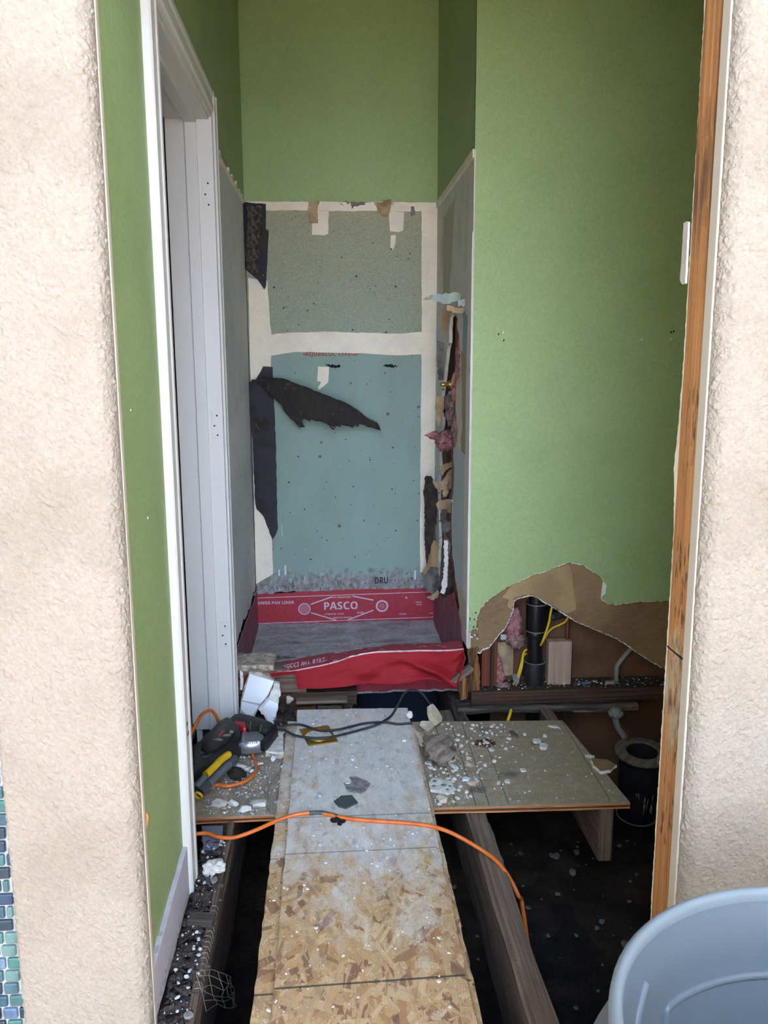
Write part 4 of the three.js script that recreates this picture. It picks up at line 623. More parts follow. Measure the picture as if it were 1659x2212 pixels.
  const f = sheet((u, v) => {
    const x = mix(x0, x1, u), yb = along(eb, x), yf = along(ef, x), yh = Math.min(along(eh, x), yf - 0.006);
    if (v < 0.12) { const k = v / 0.12; return V(x, mix(-0.008, yb, k), -2.985 - 0.012 * (1 - k)); }
    if (v < 0.3) { const k = (v - 0.12) / 0.18; return V(x, mix(yb, yf, k) + 0.004 * Math.sin(k * 3.14) + 0.002 * n3(x * 30, k * 3, 0, 31), mix(-2.98, -2.862, k)); }
    const k = (v - 0.3) / 0.7, fold = sstep(0.05, 0.5, k) * (0.007 * Math.sin((x * 9 - k * 2.2 + 0.6) * 3.2) + 0.005 * Math.sin((x * 14 + k * 3.2) * 2.1 + 1)) * sstep(-0.1, 0.15, x) + 0.004 * n3(x * 20, k * 5, 2, 33), ridge = 0.03 * Math.exp(-(((x - (0.2 + 0.24 * k)) / 0.035) ** 2)) * sstep(0.1, 0.5, k) * sstep(0.0, 0.1, x);
    return V(x, mix(yf, yh, k), -2.862 + 0.012 * k + fold + ridge * 0.8);
  }, 150, 60, 0.003);
  mesh('curb_flap', f, lm(flap, { roughness: 0.78 }), t);
}
// grit lying in the pan
{
  const r = rng(41), list = []; for (let i = 0; i < 420; i++) { const s = 0.003 + r() * r() * 0.009; list.push(put(lump(s, s * 0.7, s, 900 + i, 7), mix(XL + 0.02, 0.2 + r() * 0.2, r()), 0.004, -3.0 - r() * r() * 0.5, r() * 6)); }
  const m = mesh('pan_grit', merge(list), M.greyStone); tag(m, 'loose grey plaster grit strewn in the shower pan', 'grit', null, 'stuff');
}
// ---------------------------------------------------------------- boards to walk on
const osbMap = (seed, dusty) => canvasTex(768, 2048, (c, w, h) => {            // long axis: 1.75 m
  const r = rng(seed); c.fillStyle = '#c09a68'; c.fillRect(0, 0, w, h); const P = ['#c8a678', '#d2b284', '#bd9768', '#b08858', '#c29f76', '#a97c54', '#8d6448', '#caa980', '#d8bb90', '#79513f', '#c6a06e', '#b59a74', '#cbb08a', '#bfa27c', '#c9a67c'];
  for (let i = 0; i < 3600; i++) { c.save(); c.translate(r() * w, r() * h); c.rotate((r() < 0.62 ? 0 : 1.57) + (r() - 0.5) * 1.5); const l = 26 + r() * 100, b = 7 + r() * 30; c.globalAlpha = 0.9; c.fillStyle = P[Math.floor(r() * P.length)]; c.beginPath(); c.moveTo(-l / 2, -b / 2); c.lineTo(l / 2 - r() * 12, -b / 2 + r() * 5); c.lineTo(l / 2, b / 2 - r() * 6); c.lineTo(-l / 2 + r() * 14, b / 2); c.fill(); c.globalAlpha = 0.22; c.strokeStyle = '#5c3d26'; c.lineWidth = 1; c.stroke(); for (let k = 0; k < 3; k++) { c.globalAlpha = 0.14; c.beginPath(); const yy = (r() - 0.5) * b; c.moveTo(-l / 2, yy); c.lineTo(l / 2, yy); c.stroke(); } c.restore(); }
  c.globalAlpha = 1;
  // plaster dust lies thick at the far end and thins out in blotches toward the near end (canvas top = far end)
  c.fillStyle = 'rgba(204,164,112,0.24)'; c.fillRect(0, 0, w, h);
  for (let i = 0; i < dusty; i++) { const y = r() * h, x = r() * w, k = y / h + 0.16 * (fb(x / w, y / h, 5, 9, 3, 77) - 0.5) * 2, q = 4 + r() * 40; if (r() > sstep(0.72, 0.28, k) + 0.003) continue; c.fillStyle = `rgba(${['226,222,216', '218,214,208', '234,230,224', '196,190,182'][Math.floor(r() * 4)]},${0.08 + r() * 0.16})`; c.beginPath(); c.ellipse(x, y, q, q * (0.4 + r() * 0.6), r() * 3, 0, 7); c.fill(); }
  for (let i = 0; i < 300; i++) { const y = r() * h, q = 3 + r() * 20; c.fillStyle = `rgba(64,54,46,${0.06 + r() * 0.1})`; c.beginPath(); c.ellipse(r() * w, y, q, q * 0.6, r() * 3, 0, 7); c.fill(); }
  for (let i = 0; i < 3000; i++) { c.fillStyle = r() < 0.6 ? 'rgba(236,234,230,0.8)' : 'rgba(60,50,44,0.55)'; const q = 1 + r() * 2.4; c.fillRect(r() * w, Math.pow(r(), 1.15) * h, q * 1.3, q); }
  c.strokeStyle = 'rgba(52,50,48,0.8)'; c.lineWidth = 6; for (const [y, d] of [[0.757, -14], [0.5, -6], [0.405, 0]]) { c.globalAlpha = y > 0.7 ? 0.9 : 0.4; c.beginPath(); c.moveTo(0, y * h); c.lineTo(w, y * h + d); c.stroke(); } c.globalAlpha = 1;
});
{
  const t = thing('osb_board', 'upper oriented strand board walkway dusted white at the far end', 'board');
  const o = jag([[-0.124, -1.02], [0.249, -1.02], [0.252, -1.6], [0.252, -2.3], [0.251, -2.66], [0.2505, -2.755], [-0.128, -2.765], [-0.1265, -2.2]], 0.0018, 0.03, 151);
  mesh('board', planeUV(plate(o, 'y', 0.0185, 0.0115, { bevel: 0.0008 }), 'xz', -0.128, 0.252, -1.02, -2.77), std(0xffffff, 0.9, { map: osbMap(5, 15000), bumpMap: grit, bumpScale: 0.0012 }), t);
}
{
  const t = thing('osb_board', 'lower oriented strand board showing as a strip beside the walkway', 'board');
  const o = jag([[-0.1635, -1.02], [0.262, -1.02], [0.264, -1.7], [0.262, -2.64], [-0.158, -2.70], [-0.162, -1.9]], 0.0018, 0.03, 152);
  mesh('board', planeUV(plate(o, 'y', 0.0065, 0.0115, { bevel: 0.0008 }), 'xz', -0.164, 0.264, -1.02, -2.77), std(0xffffff, 0.9, { map: osbMap(6, 5000), bumpMap: grit, bumpScale: 0.0012 }), t);
}
{
  const t = thing('plywood_sheet', 'grey dusty plywood sheet lying crosswise under the walkway', 'board');
  const map = canvasTex(2048, 1024, (c, w, h) => {
    c.fillStyle = '#a08c70'; c.fillRect(0, 0, w, h); const r = rng(61);
    for (let i = 0; i < 500; i++) { c.fillStyle = `rgba(${r() < 0.5 ? '158,146,130' : '116,102,86'},0.10)`; c.beginPath(); c.ellipse(r() * w, r() * h, 40 + r() * 220, 3 + r() * 14, (r() - 0.5) * 0.1, 0, 7); c.fill(); }
    for (let i = 0; i < 5200; i++) { const x = Math.min(r(), r() + 0.25 * r()) * w, q = 5 + r() * 34; c.fillStyle = `rgba(${['202,200,196', '186,184,180', '172,168,162'][Math.floor(r() * 3)]},${0.04 + r() * 0.07})`; c.beginPath(); c.ellipse(x, r() * h, q, q * 0.5, r() * 3, 0, 7); c.fill(); }
    for (let i = 0; i < 8000; i++) { const x = Math.pow(r(), 1.3) * w; c.fillStyle = r() < 0.7 ? 'rgba(232,230,224,0.75)' : 'rgba(54,46,40,0.5)'; const q = 1 + r() * 3; c.fillRect(x, r() * h, q * 1.2, q); }
    c.strokeStyle = 'rgba(58,46,36,0.75)'; c.lineWidth = 3.5; for (const x of [0.565, 0.60, 0.645, 0.675, 0.72, 0.955]) { c.beginPath(); c.moveTo(x * w, 0.02 * h); c.lineTo((x + 0.006) * w, (x > 0.9 ? 0.98 : 0.96) * h); c.stroke(); }
    for (const [x, y, a, b, col] of [[0.66, 0.17, 70, 40, '86,80,76'], [0.755, 0.32, 90, 36, '96,92,88'], [0.86, 0.66, 66, 26, '92,78,64'], [0.735, 0.85, 60, 40, '120,118,116'], [0.12, 0.82, 120, 60, '84,68,54'], [0.2, 0.88, 90, 50, '100,84,70']]) for (let i = 0; i < 26; i++) { c.fillStyle = `rgba(${col},0.12)`; c.beginPath(); c.ellipse(x * w + (r() - 0.5) * a, y * h + (r() - 0.5) * b, a * (0.2 + r() * 0.4), b * (0.2 + r() * 0.4), r() * 3, 0, 7); c.fill(); }
  });
  const o = jag([[-0.40, -2.135], [0.2, -2.143], [0.816, -2.134], [0.774, -2.68], [0.30, -2.705], [-0.40, -2.71]], 0.001, 0.05, 153);
  mesh('top_veneer', planeUV(plate(o, 'y', -0.0022, 0.0022), 'xz', -0.40, 0.82, -2.71, -2.134), std(0xffffff, 0.88, { map, bumpMap: grit, bumpScale: 0.0008 }), t);
  const ply = (y, m) => mesh('veneer', plate(jag(o.filter((_, i) => i % 2 === 0), 0.001, 0.05, 154 + Math.round(y * -1000)), 'y', y, 0.0055, { grain: 'x' }), m, t);
  ply(-0.0077, M.stud); ply(-0.0132, M.orangeWood); ply(-0.0187, M.stud);
}

// ---------------------------------------------------------------- plumbing and wiring in the broken wall
{
  const t = thing('drain_pipe', 'black plastic drain stack with couplings inside the broken wall', 'pipe');
  const cx = 0.731, cz = -2.912, y = (p) => ([[0.715,0.375],[0.716,0.347],[0.717,0.309],[0.719,0.246],[0.719,0.220],[0.722,0.128],[0.723,0.095],[0.725,0.034],[0.725,0.014]])[p][1];
  const st = (pr) => { const q = lathe(pr, 28); q.translate(cx, 0, cz); return boxUVsmooth(q); }, R = 0.0285;
  mesh('pipe', st([[R, -0.45], [R, 0.50]]), M.abs, t);
  mesh('wye_fitting', st([[R, y(3) - 0.002], [0.036, y(3)], [0.036, y(1)], [0.033, y(1) + 0.003], [R, y(1) + 0.003]]), M.abs, t);
  mesh('coupling', st([[R, y(4)], [0.033, y(4) + 0.002], [0.034, y(3) - 0.003], [R, y(3) - 0.002]]), M.abs, t);
  mesh('coupling', st([[R, y(7)], [0.031, y(7) + 0.003], [0.0355, y(6)], [0.0355, y(5)], [R, y(5) + 0.001]]), M.absDusty, t);
  mesh('coupling', st([[R, 0.0], [0.035, 0.001], [0.035, y(7)], [R, y(7) + 0.002]]), M.absDusty, t);
  for (const k of [1, 3, 5, 7]) { const q = new THREE.TorusGeometry(k === 7 ? 0.0352 : 0.0362, 0.0022, 6, 28); q.rotateX(Math.PI / 2); q.translate(cx, y(k), cz); mesh('glue_ring', boxUVsmooth(q), M.greyPaper, t); }
  mesh('wye_branch', boxUVsmooth(tube([[0.745, y(3) + 0.02, cz], [0.765, y(2) - 0.01, cz - 0.01], [0.79, y(2) + 0.012, cz - 0.03], [0.85, y(2) + 0.016, cz - 0.05]], 0.022, 24, 14)), M.abs, t);
  mesh('cleanout', boxUVsmooth(tube([[0.70, 0.115, cz - 0.005], [0.70, 0.075, cz - 0.005]], 0.016, 4, 12)), M.abs, t);
}
{
  const t = thing('yellow_cable', 'yellow electrical cable looping behind the black drain stack', 'cable');
  mesh('strand', boxUVsmooth(tube([[0.83, 0.46, -2.90], ...[[0.778,0.346,-2.872],[0.768,0.286,-2.872],[0.753,0.235,-2.872],[0.744,0.209,-2.872]], [0.745, 0.16, -2.945], ...[[0.698,0.163,-2.930],[0.683,0.125,-2.915],[0.667,0.076,-2.905],[0.651,0.043,-2.900]]], 0.0042, 70, 8)), M.yellowCable, t);
  mesh('strand', boxUVsmooth(tube([[0.90, 0.42, -2.91], ...[[0.843,0.293,-2.900],[0.819,0.272,-2.895],[0.789,0.261,-2.890],[0.771,0.244,-2.890],[0.755,0.213,-2.890]], [0.74, 0.15, -2.948], ...[[0.694,0.148,-2.925],[0.684,0.109,-2.910],[0.666,0.056,-2.900],[0.658,0.035,-2.900]]], 0.0036, 70, 8)), M.yellowCable, t);
}
one('yellow_cable', boxUVsmooth(tube([[0.623,-0.008,-2.800],[0.614,-0.020,-2.780],[0.604,-0.041,-2.770],[0.594,-0.080,-2.780],[0.586,-0.160,-2.800]], 0.0055, 24, 8)), M.yellowCable, 'short run of yellow cable dropping below the sill plate', 'cable');
one('copper_pipe', boxUVsmooth(rod([0.853, -0.42, -2.93], [0.853, 0.44, -2.93], 0.0085, 14)), M.copper, 'thin upright brown copper pipe behind the torn paper', 'pipe');
one('supply_pipe', boxUVsmooth(tube([[1.038,0.015,-2.915],[1.037,0.079,-2.915],[1.039,0.101,-2.915],[1.050,0.118,-2.915],[1.083,0.160,-2.915],[1.109,0.192,-2.920]], 0.0085, 40, 10, 0.1)), M.greyPipe, 'bent grey supply pipe stub in the wall by the opening', 'pipe');
{
  const t = thing('stub_out', 'grey capped pipe stub hanging under the sill plate', 'pipe');
  const q = fluff(0.026, 0.022, 0.022, 201, 0.12, 2); q.translate(...[[1.001,-0.032,-2.800]][0]); mesh('fitting', q, M.greyStone, t);
  mesh('pipe', boxUVsmooth(tube([[0.999,-0.046,-2.800],[1.009,-0.085,-2.800],[1.031,-0.118,-2.800],[1.055,-0.161,-2.800]], 0.012, 24, 10)), M.greyPipe, t);
}
{
  const t = thing('insulation_batt', 'dirty pink insulation bulging beside the black drain stack', 'insulation');
  const q = fluff(0.036, 0.055, 0.03, 203, 0.22, 2.4); q.translate(0.648, 0.27, -2.92); mesh('tuft', q, M.pink, t);
  const q2 = fluff(0.03, 0.03, 0.025, 204, 0.3, 2.4); q2.translate(0.66, 0.205, -2.925); mesh('tuft', q2, M.pinkDirty, t);
}
{
  const t = thing('insulation_scrap', 'small torn scrap of pink insulation standing on the sill plate', 'insulation');
  const q = fluff(0.016, 0.035, 0.014, 205, 0.35, 2.4); q.translate(0.598, 0.085, -2.895); mesh('tuft', q, M.pink, t); const q3 = fluff(0.008, 0.03, 0.008, 206, 0.3, 2.4); q3.translate(0.594, 0.13, -2.9); mesh('tuft', q3, M.pink, t);
  const q4 = fluff(0.028, 0.008, 0.018, 207, 0.3, 2.4); q4.translate(0.612, 0.05, -2.885); mesh('tuft', q4, M.pinkDirty, t);
}
// crumbs lying along the sill plate
{
  const r = rng(71), list = [], list2 = []; for (let i = 0; i < 520; i++) { const s = 0.0025 + r() ** 3 * 0.010; (r() < 0.45 ? list : list2).push(put(lump(s * (1 + r()), s * 0.6, s, 1400 + i, 7), 0.53 + r() * 0.72, 0.042 + 0.006 * r(), ZF - 0.09 + r() * 0.085, r() * 6)); }
  const a = mesh('plaster_crumbs', merge(list), M.plaster); tag(a, 'white plaster crumbs along the top of the sill plate', 'crumbs', null, 'stuff');
  const b = mesh('dirt_crumbs', merge(list2), M.rotten); tag(b, 'dark dirt crumbs along the top of the sill plate', 'crumbs', null, 'stuff');
}
one('blue_rag', put(lump(0.05, 0.012, 0.02, 231, 14), 0.915, 0.05, -2.885, 0.2), std(0x5a708c, 0.9), 'small blue scrap lying on the sill plate', 'scrap');
one('plaster_shard', put(shard(0.03, 0.05, 0.008, 232, 8), 0.655, 0.07, -2.89, 0.5, 0.9), M.greyStone, 'pale grey shard leaning on the sill plate beside the yellow cable', 'shard');
one('plaster_shard', put(shard(0.05, 0.02, 0.01, 233, 9), 1.003, 0.05, -2.87, 0.1), M.greyStone, 'greenish grey shard on the sill plate under the bent pipe', 'shard');
// ---------------------------------------------------------------- toilet flange
{
  const t = thing('toilet_flange', 'grey toilet flange on a black closet bend in the open floor', 'flange');
  const c = [1.033, -0.09, -2.615], tilt = new THREE.Matrix4().makeTranslation(...c).multiply(new THREE.Matrix4().makeRotationX(0.10));
  const lt = (p, n = 36) => { const q = lathe(p, n); q.applyMatrix4(tilt); return boxUVsmooth(q); };
  mesh('flange_ring', lt([[0.052, -0.02], [0.052, 0.0], [0.054, 0.004], [0.062, 0.004], [0.064, 0.001], [0.090, 0.0], [0.092, -0.003], [0.091, -0.010], [0.07, -0.016], [0.052, -0.02]]), std(0xffffff, 0.7, { map: mottled([118, 108, 96], [84, 76, 68], 0.12, 5, 141) }), t);
  mesh('closet_bend', lt([[0.050, 0.0], [0.048, -0.12], [0.030, -0.25], [0.055, -0.25], [0.062, -0.245], [0.072, -0.06], [0.074, -0.014]]), M.absDusty, t);
  const lr = new THREE.TorusGeometry(0.066, 0.0025, 6, 36); lr.rotateX(Math.PI / 2); lr.translate(0, -0.245, 0); lr.applyMatrix4(tilt); mesh('lower_ring', boxUVsmooth(lr), M.greyPipe, t);
  for (const [dx, dz, h] of [[-0.025, -0.072, 0.045], [0.025, 0.074, 0.03]]) { const q = rod([dx, 0, dz], [dx, h, dz], 0.0045, 10, 0.0035); q.applyMatrix4(tilt); mesh('closet_bolt', boxUVsmooth(q), dz < 0 ? M.copper : M.greyPipe, t); }
  const r = rng(77), list = []; for (let i = 0; i < 12; i++) { const a = 1.7 + (r() - 0.5) * 1.2; const q = put(lump(0.006 + r() * 0.008, 0.02 + r() * 0.05, 0.005, 1990 + i, 8), Math.cos(a) * -0.066, -0.07 - r() * 0.12, Math.sin(a) * 0.067); q.applyMatrix4(tilt); list.push(q); } mesh('glue_smear', merge(list), M.greyStone, t);
}
one('drain_elbow', boxUVsmooth(tube([[0.055, -0.02, -2.88], [0.11, -0.07, -2.86], [0.20, -0.17, -2.84], [0.27, -0.30, -2.83]], 0.024, 30, 14)), M.abs, 'black drain pipe slanting down below the red liner', 'pipe');
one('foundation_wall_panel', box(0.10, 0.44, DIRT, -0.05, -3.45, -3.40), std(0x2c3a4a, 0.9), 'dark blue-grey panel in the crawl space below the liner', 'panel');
// ---------------------------------------------------------------- tar paper in the recess corner
{
  const t = thing('tar_paper', 'upper black tar paper piece with stuck mortar in the recess corner', 'tar paper', 'tar paper in the recess corner');
  const bend = (s) => (v) => { v.z += 0.006 * n3(v.x * 20, v.y * 12, 0, s) + 0.012 * Math.max(0, -0.325 - v.x) / 0.02; };
  mesh('paper', plate(jag([[-0.355,1.867],[-0.259,1.861],[-0.262,1.758],[-0.250,1.753],[-0.262,1.591],[-0.268,1.522],[-0.275,1.509],[-0.302,1.549],[-0.329,1.572],[-0.354,1.595],[-0.354,1.714]], 0.001, 0.02, 161), 'z', ZB + 0.010, 0.004, { fine: 0.02, bend: bend(41) }), M.tar, t);
  mesh('mortar_layer', plate(jag([[-0.341,1.851],[-0.278,1.847],[-0.276,1.784],[-0.287,1.768],[-0.291,1.694],[-0.299,1.578],[-0.327,1.578],[-0.352,1.599],[-0.344,1.653],[-0.343,1.735],[-0.335,1.784]], 0.003, 0.008, 162), 'z', ZB + 0.0135, 0.008, { fine: 0.012, bend: (v) => { v.z += 0.006 * n3(v.x * 60, v.y * 50, 0, 43); } }), std(0xffffff, 0.95, { map: mottled([96, 88, 80], [40, 36, 34], 0.06, 5, 164), bumpMap: grit, bumpScale: 0.004 }), t);
  mesh('plaster_lump', put(lump(0.03, 0.012, 0.012, 165, 12), ...[[-0.286,1.848,-3.785]][0]), M.greyStone, t); mesh('plaster_lump', put(lump(0.012, 0.014, 0.01, 166, 12), ...[[-0.279,1.569,-3.785]][0]), M.greyStone, t);
}
{
  const t = thing('tar_paper', 'long black tar paper strip hanging in the recess corner, pointed at the bottom', 'tar paper', 'tar paper in the recess corner');
  const o = jag([[-0.290,1.183],[-0.249,1.180],[-0.249,1.137],[-0.247,1.049],[-0.244,0.873],[-0.245,0.523],[-0.244,0.461],[-0.254,0.431],[-0.270,0.407],[-0.274,0.418],[-0.307,0.515],[-0.338,0.550],[-0.343,0.593],[-0.345,0.849],[-0.361,1.074],[-0.362,1.111],[-0.322,1.127]], 0.0015, 0.02, 167);
  mesh('paper', plate(o, 'z', ZB + 0.008, 0.004, { fine: 0.02, bend: (v) => { v.z += 0.006 * n3(v.x * 18, v.y * 9, 0, 47) + 0.008 * Math.max(0, -0.3 - v.x) / 0.05; } }), M.tar, t);
  mesh('torn_layer', plate(jag([[-0.346,0.958],[-0.315,0.962],[-0.306,0.924],[-0.294,0.962],[-0.275,0.962],[-0.271,0.895],[-0.296,0.912],[-0.330,0.887]], 0.002, 0.01, 168), 'z', ZB + 0.0135, 0.003, { fine: 0.01, bend: (v) => { v.z += 0.006 * n3(v.x * 50, v.y * 30, 0, 48); } }), M.tarRough, t);
  mesh('torn_layer', plate(jag([[-0.338,0.619],[-0.322,0.593],[-0.294,0.593],[-0.296,0.562],[-0.308,0.550],[-0.324,0.576]], 0.002, 0.01, 169), 'z', ZB + 0.0135, 0.003), M.tarRough, t);
}
{
  const t = thing('tar_paper', 'ragged black tar paper flap torn loose across the greenboard', 'tar paper', 'tar paper in the recess corner');
  const o = jag([[-0.343,1.125],[-0.314,1.129],[-0.269,1.140],[-0.204,1.133],[-0.123,1.103],[-0.017,1.062],[0.078,1.022],[0.123,0.995],[0.160,0.962],[0.206,0.938],[0.220,0.903],[0.183,0.916],[0.127,0.933],[0.120,0.922],[0.102,0.925],[0.097,0.919],[0.043,0.931],[0.048,0.921],[0.019,0.928],[0.023,0.917],[-0.002,0.932],[0.020,0.909],[0.008,0.911],[-0.006,0.930],[-0.019,0.938],[-0.085,0.957],[-0.087,0.947],[-0.118,0.958],[-0.122,0.945],[-0.110,0.922],[-0.137,0.921],[-0.159,0.948],[-0.195,0.985],[-0.211,1.014],[-0.247,1.051],[-0.287,1.092],[-0.318,1.121],[-0.335,1.117]], 0.0025, 0.02, 170);
  mesh('paper', plate(o, 'z', -3.745, 0.004, { fine: 0.022, bend: (v) => { const k = (v.x + 0.34) / 0.6; v.z += 0.05 * Math.sin(clamp(k) * 3.1) * 0.7 - 0.04 * (1 - clamp(k * 2.5)) + 0.012 * n3(v.x * 14, v.y * 14, 0, 49) + 0.004 * Math.sin((v.y * 0.9 + v.x * 0.42) * 160); } }), M.tarRough, t);
}
// ---------------------------------------------------------------- broken tile slabs by the doorway
{
  const t = thing('tile_slab', 'broken white tile slab on mortar leaning by the door casing', 'tile slab');
  const A = { o: null }; const z0 = -2.80, lean = (v) => { const k = v.y - 0.0; v.z += -0.25 * k; };
  mesh('mortar_bed', plate(jag([[-0.296,0.143],[-0.262,0.144],[-0.232,0.131],[-0.209,0.114],[-0.211,0.101],[-0.228,0.066],[-0.257,0.033],[-0.283,-0.012],[-0.323,-0.004],[-0.328,0.009],[-0.326,0.042],[-0.317,0.081]], 0.0015, 0.01, 171), 'z', z0 - 0.03, 0.028, { fine: 0.02, bend: lean }), M.mortar, t);
  mesh('tile', plate([[-0.293,0.140],[-0.209,0.113],[-0.228,0.070],[-0.256,0.038],[-0.320,0.051],[-0.311,0.082]], 'z', z0 - 0.003, 0.008, { bevel: 0.001, bend: lean }), M.glaze, t);
  mesh('tile', plate([[-0.321,0.048],[-0.262,0.032],[-0.287,-0.006],[-0.313,0.008],[-0.324,0.022]], 'z', z0 - 0.003, 0.008, { bevel: 0.001, bend: lean }), M.glaze, t);
}
{
  const t = thing('tile_slab', 'ragged half tile slab with crumbling mortar edge leaning beside the whole one', 'tile slab');
  const lean = (v) => { v.z += -0.30 * v.y; };
  mesh('mortar_bed', plate(jag([[-0.207,0.112],[-0.189,0.105],[-0.185,0.079],[-0.193,0.047],[-0.202,0.001],[-0.215,-0.030],[-0.229,-0.025],[-0.238,-0.005],[-0.255,0.019],[-0.264,0.029],[-0.226,0.067],[-0.210,0.099]], 0.003, 0.008, 172), 'z', -2.80, 0.022, { fine: 0.014, bend: (v) => { lean(v); v.z += 0.004 * n3(v.x * 60, v.y * 60, 0, 51); } }), M.plaster, t);
  mesh('tile', plate(jag([[-0.250,0.035],[-0.223,0.061],[-0.202,0.050],[-0.195,0.047],[-0.203,0.004],[-0.216,-0.019],[-0.226,-0.015],[-0.234,0.002]], 0.002, 0.01, 173), 'z', -2.779, 0.007, { bevel: 0.001, bend: lean }), M.glaze, t);
}
one('plaster_scrap', plate(jag([[-0.326,0.153],[-0.318,0.144],[-0.316,0.114],[-0.320,0.080],[-0.328,0.080]], 0.001, 0.008, 174), 'z', -2.845, 0.01), M.plaster, 'white plaster scrap stuck at the foot of the door casing', 'plaster');

// ---------------------------------------------------------------- rotary hammer and hand tool by the doorway
{
  const t = thing('rotary_hammer', 'dusty black rotary hammer drill with a red trigger lying by the doorway', 'drill');
  const P = (pts, y0, h, b = 0.006, s = 0) => plate(pts, 'y', y0, h, { bevel: b, seg: b > 0.002 ? 5 : 1 });
  const body = [[-0.430,-2.414],[-0.413,-2.443],[-0.407,-2.466],[-0.386,-2.531],[-0.376,-2.575],[-0.354,-2.612],[-0.339,-2.611],[-0.317,-2.571],[-0.297,-2.533],[-0.288,-2.453],[-0.294,-2.435],[-0.306,-2.409],[-0.308,-2.377],[-0.324,-2.339],[-0.348,-2.296],[-0.374,-2.268],[-0.384,-2.242],[-0.400,-2.224]];
  mesh('body', P(body, 0.012, 0.07, 0.016), M.toolBlack, t);
  mesh('housing_ridge', P([[-0.398,-2.409],[-0.376,-2.464],[-0.361,-2.507],[-0.341,-2.538],[-0.316,-2.504],[-0.305,-2.471],[-0.321,-2.403],[-0.348,-2.357],[-0.375,-2.341],[-0.394,-2.368]], 0.080, 0.012, 0.005), M.toolBlack, t);
  const h1 = mesh('handle', P([[-0.350,-2.612],[-0.332,-2.660],[-0.309,-2.665],[-0.275,-2.649],[-0.232,-2.616],[-0.201,-2.588],[-0.186,-2.564],[-0.195,-2.538],[-0.218,-2.523],[-0.253,-2.542],[-0.282,-2.554],[-0.299,-2.566],[-0.318,-2.584],[-0.336,-2.585]], 0.028, 0.042, 0.014), M.toolBlack, t);
  for (const x of [1180, 1370]) { const [a, b] = x === 1180 ? [[-0.270,-2.618],[-0.268,-2.535]] : [[-0.230,-2.587],[-0.236,-2.521]]; mesh('seam', boxUVsmooth(tube([[a[0], 0.066, a[1]], [(a[0] + b[0]) / 2, 0.0705, (a[1] + b[1]) / 2], [b[0], 0.066, b[1]]], 0.0009, 10, 5)), M.toolYellow, h1); }
  mesh('handle_end', P([[-0.245,-2.546],[-0.215,-2.582],[-0.188,-2.592],[-0.182,-2.563],[-0.191,-2.530],[-0.206,-2.476],[-0.217,-2.461],[-0.233,-2.470],[-0.220,-2.501],[-0.225,-2.525]], 0.022, 0.04, 0.012), M.toolBlack, t);
  mesh('silver_guard', P([[-0.297,-2.548],[-0.243,-2.544],[-0.221,-2.511],[-0.217,-2.475],[-0.238,-2.465],[-0.275,-2.460],[-0.292,-2.465]], 0.018, 0.042, 0.01), M.silver, t);
  for (let i = 0; i < 7; i++) { const [a, b] = [[[-0.278,-2.485],[-0.273,-2.489],[-0.268,-2.490],[-0.262,-2.492],[-0.256,-2.492],[-0.250,-2.491],[-0.244,-2.489]][i], [[-0.273,-2.446],[-0.268,-2.447],[-0.263,-2.448],[-0.257,-2.448],[-0.251,-2.448],[-0.245,-2.450],[-0.239,-2.451]][i]]; mesh('guard_rib', boxUVsmooth(tube([[a[0], 0.0605, a[1]], [b[0], 0.0605, b[1]]], 0.0014, 4, 6)), M.silver, t); }
  mesh('trigger', P([[-0.323,-2.572],[-0.319,-2.592],[-0.285,-2.577],[-0.280,-2.537],[-0.288,-2.535],[-0.310,-2.559]], 0.055, 0.020, 0.004), M.toolRed, t);
  mesh('switch_grip', P([[-0.283,-2.573],[-0.272,-2.569],[-0.270,-2.533],[-0.280,-2.537]], 0.055, 0.018, 0.003), M.abs, t);
  mesh('red_marking', P([[-0.355,-2.446],[-0.345,-2.488],[-0.337,-2.480],[-0.347,-2.434]], 0.0918, 0.0008, 0), M.toolRed, t);
  const mk = canvasTex(256, 128, (c, w, h) => { c.fillStyle = '#232527'; c.fillRect(0, 0, w, h); c.fillStyle = '#d6ccae'; c.fillRect(150, 8, 90, 44); c.fillStyle = '#232527'; for (let i = 0; i < 4; i++) c.fillRect(160 + i * 20, 14, 8, 32); c.fillStyle = '#cfc4a4'; for (let i = 0; i < 8; i++) c.fillRect(20 + i * 26, 66, 14, 34); });
  const q = P([[-0.341,-2.439],[-0.324,-2.485],[-0.308,-2.470],[-0.324,-2.424]], 0.0915, 0.0008, 0); { const b = new THREE.Box3().setFromBufferAttribute(q.attributes.position); planeUV(q, 'xz', b.min.x, b.max.x, b.max.z, b.min.z); } mesh('marking', q, std(0xffffff, 0.6, { map: mk }), t);
  { const [p] = [[-0.378,-2.340]]; const a = new THREE.TorusGeometry(0.017, 0.0016, 6, 28); a.rotateX(Math.PI / 2); a.translate(p[0], 0.083, p[1]); mesh('embossed_ring', boxUVsmooth(a), M.toolGrey, t); const b2 = new THREE.TorusGeometry(0.011, 0.0014, 6, 24); b2.rotateX(Math.PI / 2); b2.translate(p[0], 0.083, p[1]); mesh('embossed_ring', boxUVsmooth(b2), M.toolGrey, t); }
  mesh('pale_scrape', P([[-0.371,-2.420],[-0.351,-2.430],[-0.334,-2.417],[-0.341,-2.406],[-0.359,-2.413]], 0.0912, 0.001, 0), M.greyStone, t);
  mesh('cord_boot', boxUVsmooth(tube([[-0.190,0.045,-2.595],[-0.179,0.043,-2.596],[-0.164,0.040,-2.598]], 0.0085, 8, 10)), M.blackRubber, t);
